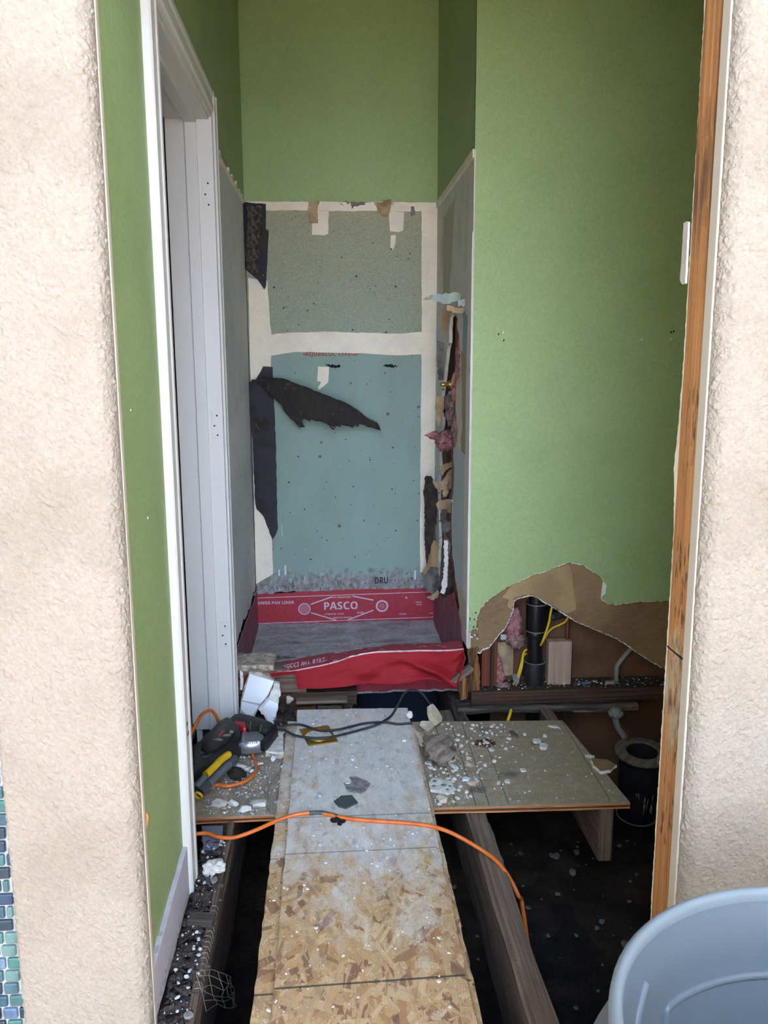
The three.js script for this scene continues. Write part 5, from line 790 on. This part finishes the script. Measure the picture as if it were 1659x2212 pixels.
  // its lead: two black strands lying over the boards
  mesh('lead', boxUVsmooth(tube([...[[-0.179,0.043,-2.603],[-0.154,0.037,-2.628],[-0.108,0.036,-2.627],[-0.050,0.037,-2.579],[0.009,0.040,-2.575],[0.055,0.036,-2.605],[0.101,0.036,-2.626],[0.162,0.036,-2.629],[0.207,0.036,-2.612],[0.253,0.036,-2.616]]], 0.0042, 90, 8)), M.blackRubber, t);
  mesh('lead', boxUVsmooth(tube([...[[-0.178,0.043,-2.592],[-0.154,0.037,-2.579],[-0.123,0.036,-2.548],[-0.064,0.041,-2.517],[-0.006,0.041,-2.522],[0.084,0.036,-2.578],[0.138,0.043,-2.598],[0.166,0.036,-2.644],[0.191,0.036,-2.683]], [0.215, 0.045, -2.74], [0.25, 0.07, -2.80], [0.30, 0.06, -2.82], [0.34, 0.02, -2.78]], 0.0040, 100, 8)), M.blackRubber, t);
}
{
  const t = thing('side_handle', 'yellow and grey ribbed hand tool lying against the black drill', 'hand tool');
  mesh('yellow_grip', boxUVsmooth(tube([[-0.356,0.095,-2.189],[-0.340,0.098,-2.224],[-0.324,0.100,-2.266],[-0.307,0.100,-2.299]], 0.0105, 30, 16)), M.toolYellow, t);
  { const g = new THREE.SphereGeometry(0.0105, 16, 10); g.translate(...[[-0.307,0.100,-2.299]][0]); mesh('yellow_tip', boxUVsmooth(g), M.toolYellow, t); }
  const path = new THREE.CatmullRomCurve3([[-0.371,0.055,-2.168],[-0.352,0.055,-2.221],[-0.332,0.057,-2.270],[-0.312,0.060,-2.314],[-0.296,0.062,-2.347]].map((p) => V(...p)));
  const g = new THREE.TubeGeometry(path, 180, 0.0125, 14, false), p = g.attributes.position; for (let i = 0; i <= 180; i++) { const u = i / 180, c = path.getPointAt(u), k = 1 + (u > 0.25 && u < 0.85 ? 0.10 * Math.sign(Math.sin(u * 190)) : 0); for (let j = 0; j <= 14; j++) { const q = i * 15 + j; p.setXYZ(q, mix(c.x, p.getX(q), k), mix(c.y, p.getY(q), k), mix(c.z, p.getZ(q), k)); } } g.computeVertexNormals();
  mesh('ribbed_grip', boxUVsmooth(g), M.toolGrey, t); const e = new THREE.SphereGeometry(0.0125, 16, 10); e.translate(...[[-0.296,0.062,-2.347]][0]); mesh('ribbed_end', boxUVsmooth(e), M.toolGrey, t);
  mesh('lower_arm', boxUVsmooth(tube([[-0.379,0.075,-2.169],[-0.365,0.085,-2.181],[-0.356,0.093,-2.190]], 0.010, 12, 12)), M.toolGrey, t);
  mesh('yellow_end', boxUVsmooth(tube([[-0.374,0.050,-2.158],[-0.371,0.053,-2.164]], 0.0125, 6, 12)), M.toolYellow, t);
}
// ---------------------------------------------------------------- extension cord
{
  const t = thing('extension_cord', 'orange extension cord snaking over the boards into the joist bay', 'cord');
  mesh('run', boxUVsmooth(tube([[-0.46, 0.02, -1.99], ...[[-0.347,0.012,-2.038],[-0.304,0.012,-2.018],[-0.268,0.012,-2.011],[-0.234,0.016,-2.019],[-0.199,0.022,-2.033],[-0.165,0.025,-2.056],[-0.127,0.032,-2.069],[-0.093,0.036,-2.074],[-0.044,0.036,-2.077],[0.004,0.036,-2.053],[0.052,0.036,-2.036],[0.112,0.036,-2.023],[0.183,0.036,-2.009],[0.241,0.035,-1.993],[0.281,0.030,-1.975],[0.320,0.018,-1.956],[0.366,-0.008,-1.945],[0.398,-0.014,-1.900],[0.419,-0.030,-1.859],[0.436,-0.060,-1.829],[0.449,-0.100,-1.832]], [0.428, -0.2, -1.60], [0.435, -0.4, -1.58], [0.47, -0.52, -1.56]], 0.0052, 160, 10)), M.orange, t);
  mesh('loop', boxUVsmooth(tube([...[[-0.285,0.014,-2.550],[-0.274,0.014,-2.523],[-0.254,0.014,-2.464],[-0.239,0.014,-2.403],[-0.239,0.014,-2.350],[-0.252,0.014,-2.315],[-0.280,0.014,-2.289],[-0.311,0.014,-2.278],[-0.349,0.014,-2.286]], [-0.40, 0.012, -2.22]], 0.0052, 60, 10)), M.orange, t);
  mesh('loop', boxUVsmooth(tube([[-0.47, 0.04, -2.42], ...[[-0.430,0.097,-2.550],[-0.417,0.107,-2.580],[-0.399,0.108,-2.600],[-0.386,0.091,-2.610],[-0.377,0.061,-2.620],[-0.372,0.038,-2.620]]], 0.0052, 40, 10)), M.orange, t);
  mesh('dirty_sleeve', boxUVsmooth(tube([[-0.071,0.036,-2.076],[-0.044,0.036,-2.077],[-0.017,0.036,-2.066],[0.004,0.036,-2.053]], 0.0056, 20, 10)), M.toolGrey, t);
  for (const [i, q] of [[0.005,0.034,-2.047],[-0.005,0.033,-2.041],[0.016,0.033,-2.035],[0.008,0.032,-2.026]].entries()) mesh('tape_scrap', put(lump(0.03 - i * 0.004, 0.010, 0.03 - i * 0.003, 241 + i, 14), ...q), M.dark, t);
}
// ---------------------------------------------------------------- square brass drain frame
{
  const t = thing('drain_grate_holder', 'square brass drain frame with a round hole lying under the black lead', 'drain frame');
  const c = [[-0.116,-2.600],[-0.022,-2.625],[0.010,-2.503],[-0.082,-2.480]], m = [c.reduce((a, p) => a + p[0], 0) / 4, c.reduce((a, p) => a + p[1], 0) / 4], e = 0.52 * Math.hypot(c[1][0] - c[0][0], c[1][1] - c[0][1]);
  const hole = Array.from({ length: 32 }, (_, i) => [m[0] + e * 0.84 * Math.cos(-i / 32 * 6.283), m[1] + e * 0.84 * Math.sin(-i / 32 * 6.283)]);
  mesh('frame', plate(c, 'y', 0.0305, 0.0035, { holes: [hole], bevel: 0.0008 }), M.brass, t);
  const q = new THREE.TorusGeometry(e * 0.86, 0.0022, 6, 36); q.rotateX(Math.PI / 2); q.translate(m[0], 0.034, m[1]); mesh('rim', boxUVsmooth(q), M.brass, t);
}
// ---------------------------------------------------------------- rubble on the boards
const PC = (name, geo, mat, label, cat, group) => one(name, geo, mat, label, cat, group);
const at0 = (p, y, g, ry = 0, rx = 0, rz = 0) => put(g, p[0], y, p[1], ry, rx, rz);
{
  const [a, b, c, d, e, f, h, i2, j, k, l, m] = [[0.328,-2.676],[0.267,-2.570],[0.302,-2.627],[0.347,-2.416],[0.357,-2.367],[0.403,-2.373],[0.304,-2.250],[0.379,-2.286],[0.396,-2.257],[0.294,-2.178],[0.277,-2.519],[0.307,-2.428]];
  PC('plaster_chunk', at0(a, 0.028, shard(0.062, 0.085, 0.02, 301, 8), 0.4, 0.7, -0.5), M.cream, 'large cream plaster slab leaning at the far edge of the plywood', 'plaster', 'plaster chunks on the plywood');
  PC('plaster_chunk', at0(b, 0.013, lump(0.036, 0.030, 0.085, 302, 20), 0.5), M.cream, 'long cream plaster chunk against the walkway edge', 'plaster', 'plaster chunks on the plywood');
  PC('plaster_chunk', at0(c, 0.019, lump(0.055, 0.042, 0.06, 303, 18), 0.2), M.cream, 'blocky cream plaster chunk between the slab and the brown wad', 'plaster', 'plaster chunks on the plywood');
  PC('plaster_chunk', at0(l, 0.016, lump(0.034, 0.036, 0.065, 304, 18), 0.1), M.cream, 'upright cream plaster chunk touching the brown wad', 'plaster', 'plaster chunks on the plywood');
  PC('plaster_chunk', at0(d, 0.003, shard(0.045, 0.065, 0.009, 305, 12), 0.4), M.cream, 'ragged cream plaster flake in front of the brown wad', 'plaster', 'plaster chunks on the plywood');
  PC('tile_shard', at0(e, 0.002, shard(0.018, 0.045, 0.006, 306, 6), 0.6), M.glaze, 'pointed bluish white tile shard in front of the cream flake', 'tile shard', 'tile shards on the plywood');
  PC('plaster_chunk', at0(f, 0.006, lump(0.045, 0.014, 0.032, 307, 14), -0.5), M.cream, 'pair-shaped cream crumb near the score lines of the plywood', 'plaster', 'plaster chunks on the plywood');
  { const t = thing('tile_backing', 'white tile piece with grey mortar pockets at the front of the plywood', 'tile shard'); mesh('tile', at0(h, 0.002, plate(jag([[-0.036, -0.02], [-0.02, -0.045], [0.03, -0.02], [0.036, 0.02], [0.012, 0.05], [-0.036, 0.026]], 0.0015, 0.01, 308), 'y', 0, 0.009, { bevel: 0.0015 })), M.plaster, t); for (const [x, z, s] of [[-0.018, -0.02, 0.013], [-0.024, 0.008, 0.012], [0.004, 0.004, 0.016], [0.022, 0.012, 0.011], [0.012, 0.03, 0.01]]) mesh('mortar_pocket', put(shard(s * 1.3, s, 0.0015, 309 + Math.round(x * 1e4), 8), h[0] + x, 0.0106, h[1] + z), M.greyStone, t); }
  PC('tile_shard', at0(i2, 0.002, shard(0.03, 0.03, 0.006, 310, 5), 0.4), M.glaze, 'squarish bluish white tile shard right of the pocketed tile', 'tile shard', 'tile shards on the plywood');
  PC('plaster_chunk', at0(j, 0.007, lump(0.042, 0.016, 0.034, 311, 16), -0.4), M.cream, 'split cream plaster lump beside the squarish tile shard', 'plaster', 'plaster chunks on the plywood');
  PC('plaster_chunk', at0(k, 0.008, lump(0.042, 0.018, 0.05, 312, 16), 0.5), M.cream, 'cream plaster lump at the front edge of the plywood', 'plaster', 'plaster chunks on the plywood');
  const wad = fluff(0.052, 0.03, 0.075, 313, 0.3, 1.8); wad.translate(...[[0.320,0.036,-2.422]][0]); PC('insulation_wad', wad, std(0xffffff, 1, { map: mottled([150, 134, 118], [104, 90, 78], 0.06, 5, 143), bumpMap: grit, bumpScale: 0.004 }), 'brown crumpled insulation wad among the plaster on the plywood', 'insulation');
}
{
  const s = [[0.647,-2.520],[0.658,-2.476],[0.683,-2.554],[0.731,-2.625],[0.785,-2.404],[0.587,-2.575],[0.804,-2.333],[0.620,-2.576],[0.491,-2.472],[0.483,-2.525],[0.407,-2.421],[0.286,-2.369],[0.282,-2.399],[0.537,-2.478],[0.560,-2.333],[0.499,-2.269],[0.472,-2.263]];
  const L = [['long thin white plaster chip on the bare right side of the plywood', shard(0.032, 0.035, 0.008, 321, 6), 0.7], ['white plaster lump beside the long chip on the plywood', shard(0.032, 0.04, 0.012, 322, 7), 0.1], ['small square white chip behind the white lump', shard(0.02, 0.024, 0.008, 323, 5), 0.2], ['narrow cream strip at the far edge of the plywood', shard(0.04, 0.018, 0.005, 324, 6), -0.35], ['white chip near the angled edge of the plywood', shard(0.034, 0.02, 0.006, 325, 6), -0.3]];
  L.forEach(([label, g, ry], i) => PC('plaster_chip', at0(s[i], 0.001, g, ry), M.plaster, label, 'plaster', 'single plaster chips on the plywood'));
  PC('wood_chip', at0(s[5], 0.001, shard(0.026, 0.07, 0.006, 326, 7), 0.2), M.oldWood, 'brown wood chip near the score lines at the far side of the plywood', 'wood');
  { const t = thing('drywall_scrap', 'brown-faced drywall scrap with white broken edge on the plywood rim', 'drywall'); const q = jag([[-0.028, 0.0], [-0.024, -0.045], [0.02, -0.035], [0.04, 0.0], [0.01, 0.03], [-0.02, 0.035]], 0.002, 0.01, 327); mesh('paper_face', at0(s[6], 0.010, plate(q, 'y', 0, 0.002)), M.brownPaper, t); mesh('gypsum_core', at0(s[6], 0.001, plate(jag(q.map(([x, z]) => [x * 1.04, z * 1.04]), 0.002, 0.012, 328), 'y', 0, 0.009)), M.gyp, t); }
  s.slice(7).forEach((p, i) => PC('plaster_chip', at0(p, 0.001, shard(0.014 + 0.006 * (i % 3), 0.02 + 0.006 * (i % 2), 0.005, 330 + i, 6), i), M.plaster, ['little white chip behind the row of score lines on the plywood', 'little white chip in front of the rust-red crumbs', 'little white chip on top of the rust-red crumbs', 'little white chip left of the plywood score lines', 'little white chip near the pointed tile shard', 'little white chip beside the brown insulation wad', 'little white chip just right of the rust-red crumbs', 'little white chip alone in the middle of the plywood', 'right one of two little chips near the plywood front', 'left one of two little chips near the plywood front'][i], 'plaster', 'little plaster chips on the plywood'));
}
{
  const [a, b, c, d, e, f] = [[0.026,-2.138],[0.059,-2.222],[0.034,-2.245],[0.052,-2.386],[-0.072,-2.652],[0.217,-2.503]];
  PC('slate_piece', at0(a, 0.0302, plate(jag([[-0.032, 0.0], [-0.012, -0.028], [0.018, -0.03], [0.034, 0.012], [0.0, 0.04], [-0.02, 0.028]], 0.001, 0.02, 341), 'y', 0, 0.004, { bevel: 0.0008 })), M.slate, 'dark slate-coloured flat piece on the walkway board', 'flake');
  PC('mortar_flake', at0(b, 0.0302, shard(0.085, 0.11, 0.004, 342, 14), 0.2), M.greyStone, 'thin grey mortar flake lying flat on the walkway board', 'flake');
  [[c, 0.026, 0.045, 343, 'white plaster chip touching the grey mortar flake'], [d, 0.018, 0.034, 344, 'white plaster chip in the middle of the walkway board'], [e, 0.02, 0.034, 345, 'white plaster chip behind the brass drain frame'], [f, 0.022, 0.03, 346, 'pale plaster chip at the far right of the walkway board']].forEach(([p, w, dd, sd, lb]) => PC('plaster_chip', at0(p, 0.0302, shard(w, dd, 0.006, sd, 7)), M.plaster, lb, 'plaster', 'plaster chips on the walkway board'));
}
{
  const tri = [[-0.221,-2.490],[-0.207,-2.534],[-0.168,-2.591],[-0.159,-2.461],[-0.173,-2.456],[-0.214,-2.471]];
  { const t = thing('tile_slab', 'triangular white tile slab lying flat beside the walkway', 'tile slab'); mesh('tile', plate(tri, 'y', 0.018, 0.007, { bevel: 0.001 }), M.plaster, t); mesh('mortar_bed', plate(jag(tri.map(([x, z]) => [x, z]), 0.002, 0.01, 351), 'y', 0.004, 0.0142), M.mortar, t); }
  const P = [[-0.322,-2.199],[-0.285,-2.189],[-0.213,-2.184],[-0.191,-2.448],[-0.285,-2.410],[-0.266,-2.394],[-0.248,-2.372],[-0.329,-2.390],[-0.235,-2.421],[-0.156,-2.392],[-0.215,-2.692],[-0.177,-2.626],[-0.245,-2.596],[-0.213,-2.628],[-0.252,-2.159]];
  const L = [['white plaster chunk at the front edge of the plywood near the casing', 0.05, 0.06], ['small white chunk beside the front-edge plaster chunk', 0.03, 0.04], ['white plaster chunk by the walkway at the plywood front edge', 0.055, 0.065]];
  L.forEach(([lb, w, d], i) => PC('plaster_chunk', at0(P[i], 0.008, lump(w, 0.022, d, 361 + i, 14), i), M.plaster, lb, 'plaster', 'plaster chunks in front of the drill'));
  P.slice(3).forEach((p, i) => PC('plaster_chunk', at0(p, 0.009, lump(0.022 + 0.012 * ((i * 7) % 3) / 2, 0.018, 0.03 + 0.01 * (i % 3), 370 + i, 12), i), i % 3 ? M.plaster : M.glaze, ['white chunk just in front of the triangular tile slab', 'leftmost of three white chunks inside the orange cord loop', 'middle of three white chunks inside the orange cord loop', 'rightmost of three white chunks inside the orange cord loop', 'white sliver lying below the grey ribbed tool tip', 'white chunk just outside the bend of the orange cord loop', 'tiny round white chunk against the walkway strip', 'white chunk behind the end of the drill handle', 'white chunk between the black drill lead and the walkway strip', 'white chunk in front of the silver guard of the drill', 'white chunk between the drill handle and the triangular tile', 'small white chip at the front edge between two bigger chunks'][i], 'plaster', 'plaster chunks in the gravel beside the drill'));
  const w = [[-0.226,-2.539],[-0.292,-2.367]]; PC('wood_stub', at0(w[0], 0.006, roughBox(-0.022, 0.022, -0.006, 0.006, -0.016, 0.016, 0.002, 0.01, 352, 'x'), 0.2), M.oldWood, 'short tan wood stub between the drill and the triangular tile', 'wood'); PC('cardboard_scrap', at0(w[1], 0.006, shard(0.075, 0.11, 0.004, 353, 8), 0.4), M.darkPaper, 'brown cardboard scrap inside the orange cord loop', 'scrap');
  PC('flat_wire', boxUVsmooth(tube([[-0.166,0.012,-2.355],[-0.186,0.012,-2.295],[-0.194,0.012,-2.237],[-0.189,0.012,-2.178],[-0.173,0.010,-2.139]], 0.0022, 30, 8)), M.greyPipe, 'thin grey wire curving beside the walkway board', 'wire');
  const r = rng(91), g = [], g2 = []; const quad = [[-0.403,-2.608],[-0.175,-2.734],[-0.153,-2.136],[-0.359,-2.145]];
  for (let i = 0; i < 1500; i++) { const u = r(), v = Math.pow(r(), 1.2), s = 0.002 + r() ** 3 * 0.008, x = mix(mix(quad[0][0], quad[1][0], u), mix(quad[3][0], quad[2][0], u), v), z = mix(mix(quad[0][1], quad[1][1], u), mix(quad[3][1], quad[2][1], u), v), hgt = 0.012 * Math.exp(-(((x + 0.24) / 0.07) ** 2 + ((z + 2.42) / 0.14) ** 2)); (r() < 0.72 ? g : g2).push(put(lump(s * 1.3, s, s * 1.3, 2200 + i, 7), x, 0.001 + hgt * r() + s * 0.25, z, r() * 6)); }
  tag(mesh('plaster_gravel', merge(g), M.greyWhite), 'grey-white plaster gravel heaped around the drill', 'gravel', null, 'stuff'); tag(mesh('dark_gravel', merge(g2), M.greyStone), 'darker mortar gravel mixed in around the drill', 'gravel', null, 'stuff');
}
{
  const r = rng(93), g = [], red = [], o = []; const A = [[0.284,-2.693],[0.636,-2.668],[0.365,-2.161],[0.273,-2.155]];
  for (let i = 0; i < 700; i++) { const u = Math.pow(r(), 1.5), v = r(), s = 0.0013 + r() ** 5 * 0.010; g.push(put(shard(s * 1.6, s * 1.4, s * 0.6, 4000 + i, 5), mix(mix(A[0][0], A[1][0], u), mix(A[3][0], A[2][0], u), v), 0.0005, mix(mix(A[0][1], A[1][1], u), mix(A[3][1], A[2][1], u), v), r() * 6)); }
  for (let i = 0; i < 130; i++) { const s = 0.0015 + r() ** 3 * 0.006; g.push(put(shard(s * 1.6, s, s * 0.5, 5000 + i, 5), 0.45 + r() * 0.33, 0.0005, -2.16 - r() * 0.5, r() * 6)); }
  tag(mesh('plaster_crumbs', merge(g), M.plaster), 'white plaster crumbs scattered over the plywood', 'crumbs', null, 'stuff').name = 'plaster_crumbs_001';
  const C = [[0.471,-2.525],[0.499,-2.490],[0.491,-2.504]][0]; for (let i = 0; i < 160; i++) { const s = 0.003 + r() * 0.007, a = r() * 6.28, q = Math.sqrt(r()); red.push(put(lump(s, s * 0.7, s, 5200 + i, 7), C[0] + 0.035 * q * Math.cos(a) + 0.008, 0.002, C[1] + 0.03 * q * Math.sin(a))); }
  tag(mesh('rust_crumbs', merge(red), std(0x4a1c16, 0.9)), 'dark rust-red crumbs in a patch on the plywood', 'crumbs', null, 'stuff');
  for (let i = 0; i < 420; i++) { const s = 0.0015 + r() * r() * 0.006; o.push(put(shard(s * 1.7, s * 1.2, s * 0.5, 5600 + i, 5), -0.15 + r() * 0.4, 0.0303, -1.35 - Math.pow(r(), 0.8) * 1.38, r() * 6)); }
  tag(mesh('plaster_crumbs', merge(o.filter((q) => true)), M.plaster), 'fine white crumbs sprinkled along the walkway board', 'crumbs', null, 'stuff').name = 'plaster_crumbs_002';
}
// ---------------------------------------------------------------- rotted wood along the edge beam
{
  const r = rng(95), w = [], p = []; 
  for (let i = 0; i < 420; i++) { const l = 0.012 + r() * 0.04, b = 0.005 + r() * 0.013, q = lump(l, b, b * 1.3, 6000 + i, 10); w.push(put(q, -0.338 + r() * 0.055, -0.020 + r() * 0.02, -1.38 - r() * 0.66, r() * 1.2 - 0.6 + (r() < 0.3 ? 1.4 : 0), (r() - 0.5) * 0.5)); }
  for (let i = 0; i < 110; i++) { const s = 0.0016 + r() ** 3 * 0.006; p.push(put(shard(s * 1.6, s * 1.4, s * 0.6, 6500 + i, 6), -0.335 + r() * 0.055, -0.002 + r() * 0.008, -1.39 - r() * 0.64, r() * 6, (r() - 0.5) * 0.6)); }
  tag(mesh('rotted_wood_debris', merge(w), M.rotten), 'black rotted wood fragments heaped along the edge beam', 'debris', null, 'stuff'); tag(mesh('plaster_crumbs', merge(p), M.greyWhite), 'white chips among the rotted wood on the edge beam', 'crumbs', null, 'stuff').name = 'plaster_crumbs_003';
  const [a, b, c, d, e, f] = [[-0.298,-1.698],[-0.269,-1.678],[-0.300,-1.884],[-0.304,-1.838],[-0.290,-1.841],[-0.282,-1.424]];
  PC('charred_block', put(roughBox(-0.027, 0.027, -0.008, 0.008, -0.013, 0.013, 0.002, 0.008, 381, 'x'), a[0], 0.006, a[1], -0.15), M.rotten, 'dark grained wood block lying across the edge beam', 'wood');
  { const q = new THREE.IcosahedronGeometry(0.024, 4), s = q.attributes.position; for (let i = 0; i < s.count; i++) { const x = s.getX(i), y = s.getY(i), z = s.getZ(i), k = 1 + 0.45 * n3(x * 90, y * 90, z * 90, 7); s.setXYZ(i, x * k * 1.1, y * k * 0.5, z * k); } q.translate(c[0] + 0.004, 0.014, c[1]); q.deleteAttribute('normal'); PC('crumpled_paper', boxUV(q), M.plaster, 'crumpled white paper on the rotted edge beam by the casing', 'paper'); }
  PC('tile_shard', at0(d, 0.004, shard(0.014, 0.04, 0.006, 383, 7), 0.3), M.slate, 'dark blue-grey oval shard below the crumpled paper', 'tile shard'); PC('tile_shard', at0(e, 0.004, shard(0.022, 0.03, 0.006, 384, 7), 0.1), M.greyStone, 'light grey shard right below the crumpled paper', 'tile shard');
  PC('tile_shard', at0(f, 0.002, shard(0.022, 0.022, 0.005, 385, 8), 0.5), M.greyStone, 'pale oval chip on the bare beam at the bottom of the picture', 'tile shard');
  PC('vinyl_scrap', plate(jag([[-0.357,-2.097],[-0.300,-2.093],[-0.296,-2.001],[-0.333,-1.966]], 0.002, 0.02, 386), 'y', -0.004, 0.003), std(0x6f7682, 0.6), 'grey vinyl floor scrap at the foot of the doorway', 'vinyl');
  // bits lying on the earth below
  const q = [], rr = rng(97); for (let i = 0; i < 150; i++) { const s = 0.006 + rr() * rr() * 0.04; q.push(put(shard(s, s * 0.8, s * 0.3, 7000 + i, 7), 0.3 + rr() * 0.9, DIRT + 0.018, -1.5 - rr() * 1.3, rr() * 6)); }
  tag(mesh('rubble_scatter', merge(q), M.greyStone), 'pale rubble bits strewn on the dark earth below the joists', 'rubble', null, 'stuff');
}
// ---------------------------------------------------------------- wire netting torn loose at the edge beam
{
  const t = thing('wire_netting', 'torn scrap of pale wire netting curling off the edge beam', 'netting');
  const C = [[-1.453,0.077],[-1.753,-0.183],[-1.524,-0.069],[-1.819,-0.313]], r = rng(99), N = 6, grid = [];
  for (let j = 0; j < N; j++) for (let i = 0; i < N; i++) { const u = i / (N - 1), v = j / (N - 1), z = mix(mix(C[0][0], C[1][0], u), mix(C[2][0], C[3][0], u), v), y = mix(mix(C[0][1], C[1][1], u), mix(C[2][1], C[3][1], u), v); grid.push([-0.27 + 0.03 * Math.sin(u * 2.4) + (r() - 0.5) * 0.008, y + (r() - 0.5) * 0.012, z + (r() - 0.5) * 0.012]); }
  for (let k = 0; k < N; k++) { const a = [], b = []; for (let i = 0; i < N; i++) { a.push(grid[k * N + i]); b.push(grid[i * N + k]); } mesh('wire', boxUVsmooth(tube(a.slice(0, k % 3 === 1 ? N - 1 : N), 0.00075, 24, 5)), M.wire, t); mesh('wire', boxUVsmooth(tube(b, 0.00075, 24, 5)), M.wire, t); }
  const st = []; for (let i = 0; i < 16; i++) { const z = -1.50 - i * 0.017; st.push(tube([[-0.284, -0.003 + r() * 0.004, z], [-0.274, -0.004, z - 0.003], [-0.271, -0.014 - r() * 0.01, z - 0.004]], 0.00075, 8, 5)); } mesh('staple_stub', merge(st.map(boxUVsmooth)), M.wire, t);
}
// ---------------------------------------------------------------- trash can standing outside on the patio
{
  const t = thing('trash_can', 'large grey-blue plastic trash can in front of the stucco', 'trash can');
  const cx = 0.62, cz = -0.793, yr = 0.45, L = (p, n = 72) => { const q = lathe(p, n); q.translate(cx, 0, cz); return boxUVsmooth(q); };
  const y0 = GROUND, th = 0.004;
  mesh('body', L([[0.0, y0 + 0.002], [0.24, y0 + 0.002], [0.25, y0 + 0.012], [0.285, yr - 0.09], [0.288, yr - 0.05], [0.297, yr - 0.035], [0.299, yr - 0.012], [0.2945, yr - 0.012], [0.2925, yr - 0.035], [0.283, yr - 0.05], [0.2805, yr - 0.09], [0.246, y0 + 0.02], [0.0, y0 + 0.014]]), M.can, t);
  mesh('rim', L([[0.296, yr - 0.02], [0.306, yr - 0.020], [0.3095, yr - 0.012], [0.3085, yr - 0.003], [0.303, yr + 0.002], [0.296, yr + 0.001], [0.2925, yr - 0.006], [0.2935, yr - 0.016]]), M.canRim, t);
  const pt = (deg, y, dr = 0) => { const rr = mix(0.246, 0.2805, (y - y0) / (yr - 0.09 - y0)) - dr, a = THREE.MathUtils.degToRad(deg); return [cx + rr * Math.cos(a), y, cz + rr * Math.sin(a)]; };
  const ridge = []; for (let k = 0; k <= 14; k++) ridge.push(pt(-60 - k * 4.6, 0.325 - 0.0 * k)); for (let k = 0; k <= 5; k++) ridge.push(pt(-126 - Math.sin(k / 5 * 1.57) * 3, 0.322 - 0.02 * k - k * k * 0.006)); ridge.push(pt(-129, -0.1));
  mesh('inner_ridge', boxUVsmooth(tube(ridge, 0.007, 80, 8)), M.can, t);
  const r2 = []; for (let k = 0; k <= 8; k++) r2.push(pt(-138 - k * 4, 0.395 - k * 0.012 - k * k * 0.0012, -0.002)); mesh('inner_ridge', boxUVsmooth(tube(r2, 0.008, 40, 8)), M.can, t);
  mesh('handle', sheet((u, v) => { const a = THREE.MathUtils.degToRad(-146 - u * 52), o = Math.sin(u * 3.14), rr = 0.296 + v * 0.042 * Math.pow(o, 0.6), y = yr - 0.022 - v * 0.05 * Math.pow(o, 0.5) - 0.01 * v; return V(cx + rr * Math.cos(a), y, cz + rr * Math.sin(a)); }, 40, 8, 0.006), M.can, t);
  mesh('handle_skirt', sheet((u, v) => { const a = THREE.MathUtils.degToRad(-146 - u * 52), o = Math.sin(u * 3.14), rr = 0.296 + 0.042 * Math.pow(o, 0.6), y = yr - 0.032 - 0.05 * Math.pow(o, 0.5) - v * 0.05 * o; return V(cx + rr * Math.cos(a), y, cz + rr * Math.sin(a)); }, 40, 6, 0.006), M.can, t);
  tag(mesh('dirt_stain', L([[0.2695, -0.03], [0.2755, 0.12]].map(([a, b]) => [a - 0.0 + (b - b) , b]).map(([a, b]) => [mix(0.246, 0.2805, (b - y0) / (yr - 0.09 - y0)) - 0.0012, b])), std(0x7c6a4c, 0.8), t), 'ochre dirt line');
}

// ---------------------------------------------------------------- odd lumps round the shower curb
{
  const [a, b] = [[0.248,-2.662],[-0.159,-2.848]];
  PC('plaster_chunk', at0([a[0], a[1]], 0.045, lump(0.03, 0.03, 0.03, 391, 14)), M.plaster, 'white plaster block at the far right corner of the walkway board', 'plaster');
  PC('plaster_chunk', put(lump(0.05, 0.034, 0.03, 392, 16), ...[[-0.157,0.039,-2.830]][0]), M.mortar, 'rust-stained white plaster lump on the timber under the curb', 'plaster');
  const r = rng(393), w = [], q = [[-0.227,-2.877],[-0.148,-2.999],[-0.145,-2.754],[-0.208,-2.703]]; for (let i = 0; i < 80; i++) { const l = 0.008 + r() * 0.024, u = r(), v = r(); w.push(put(lump(l, l * 0.4, l * 0.5, 7400 + i, 9), mix(mix(q[0][0], q[1][0], u), mix(q[3][0], q[2][0], u), v), -0.012 + r() * 0.02, mix(mix(q[0][1], q[1][1], u), mix(q[3][1], q[2][1], u), v), r() * 6, (r() - 0.5))); }
  tag(mesh('rotted_wood_debris', merge(w), M.rotten), 'dark rotted wood crumbs between the tile slabs and the walkway', 'debris', null, 'stuff').name = 'rotted_wood_debris_001';
}
renderer.render(scene, camera);
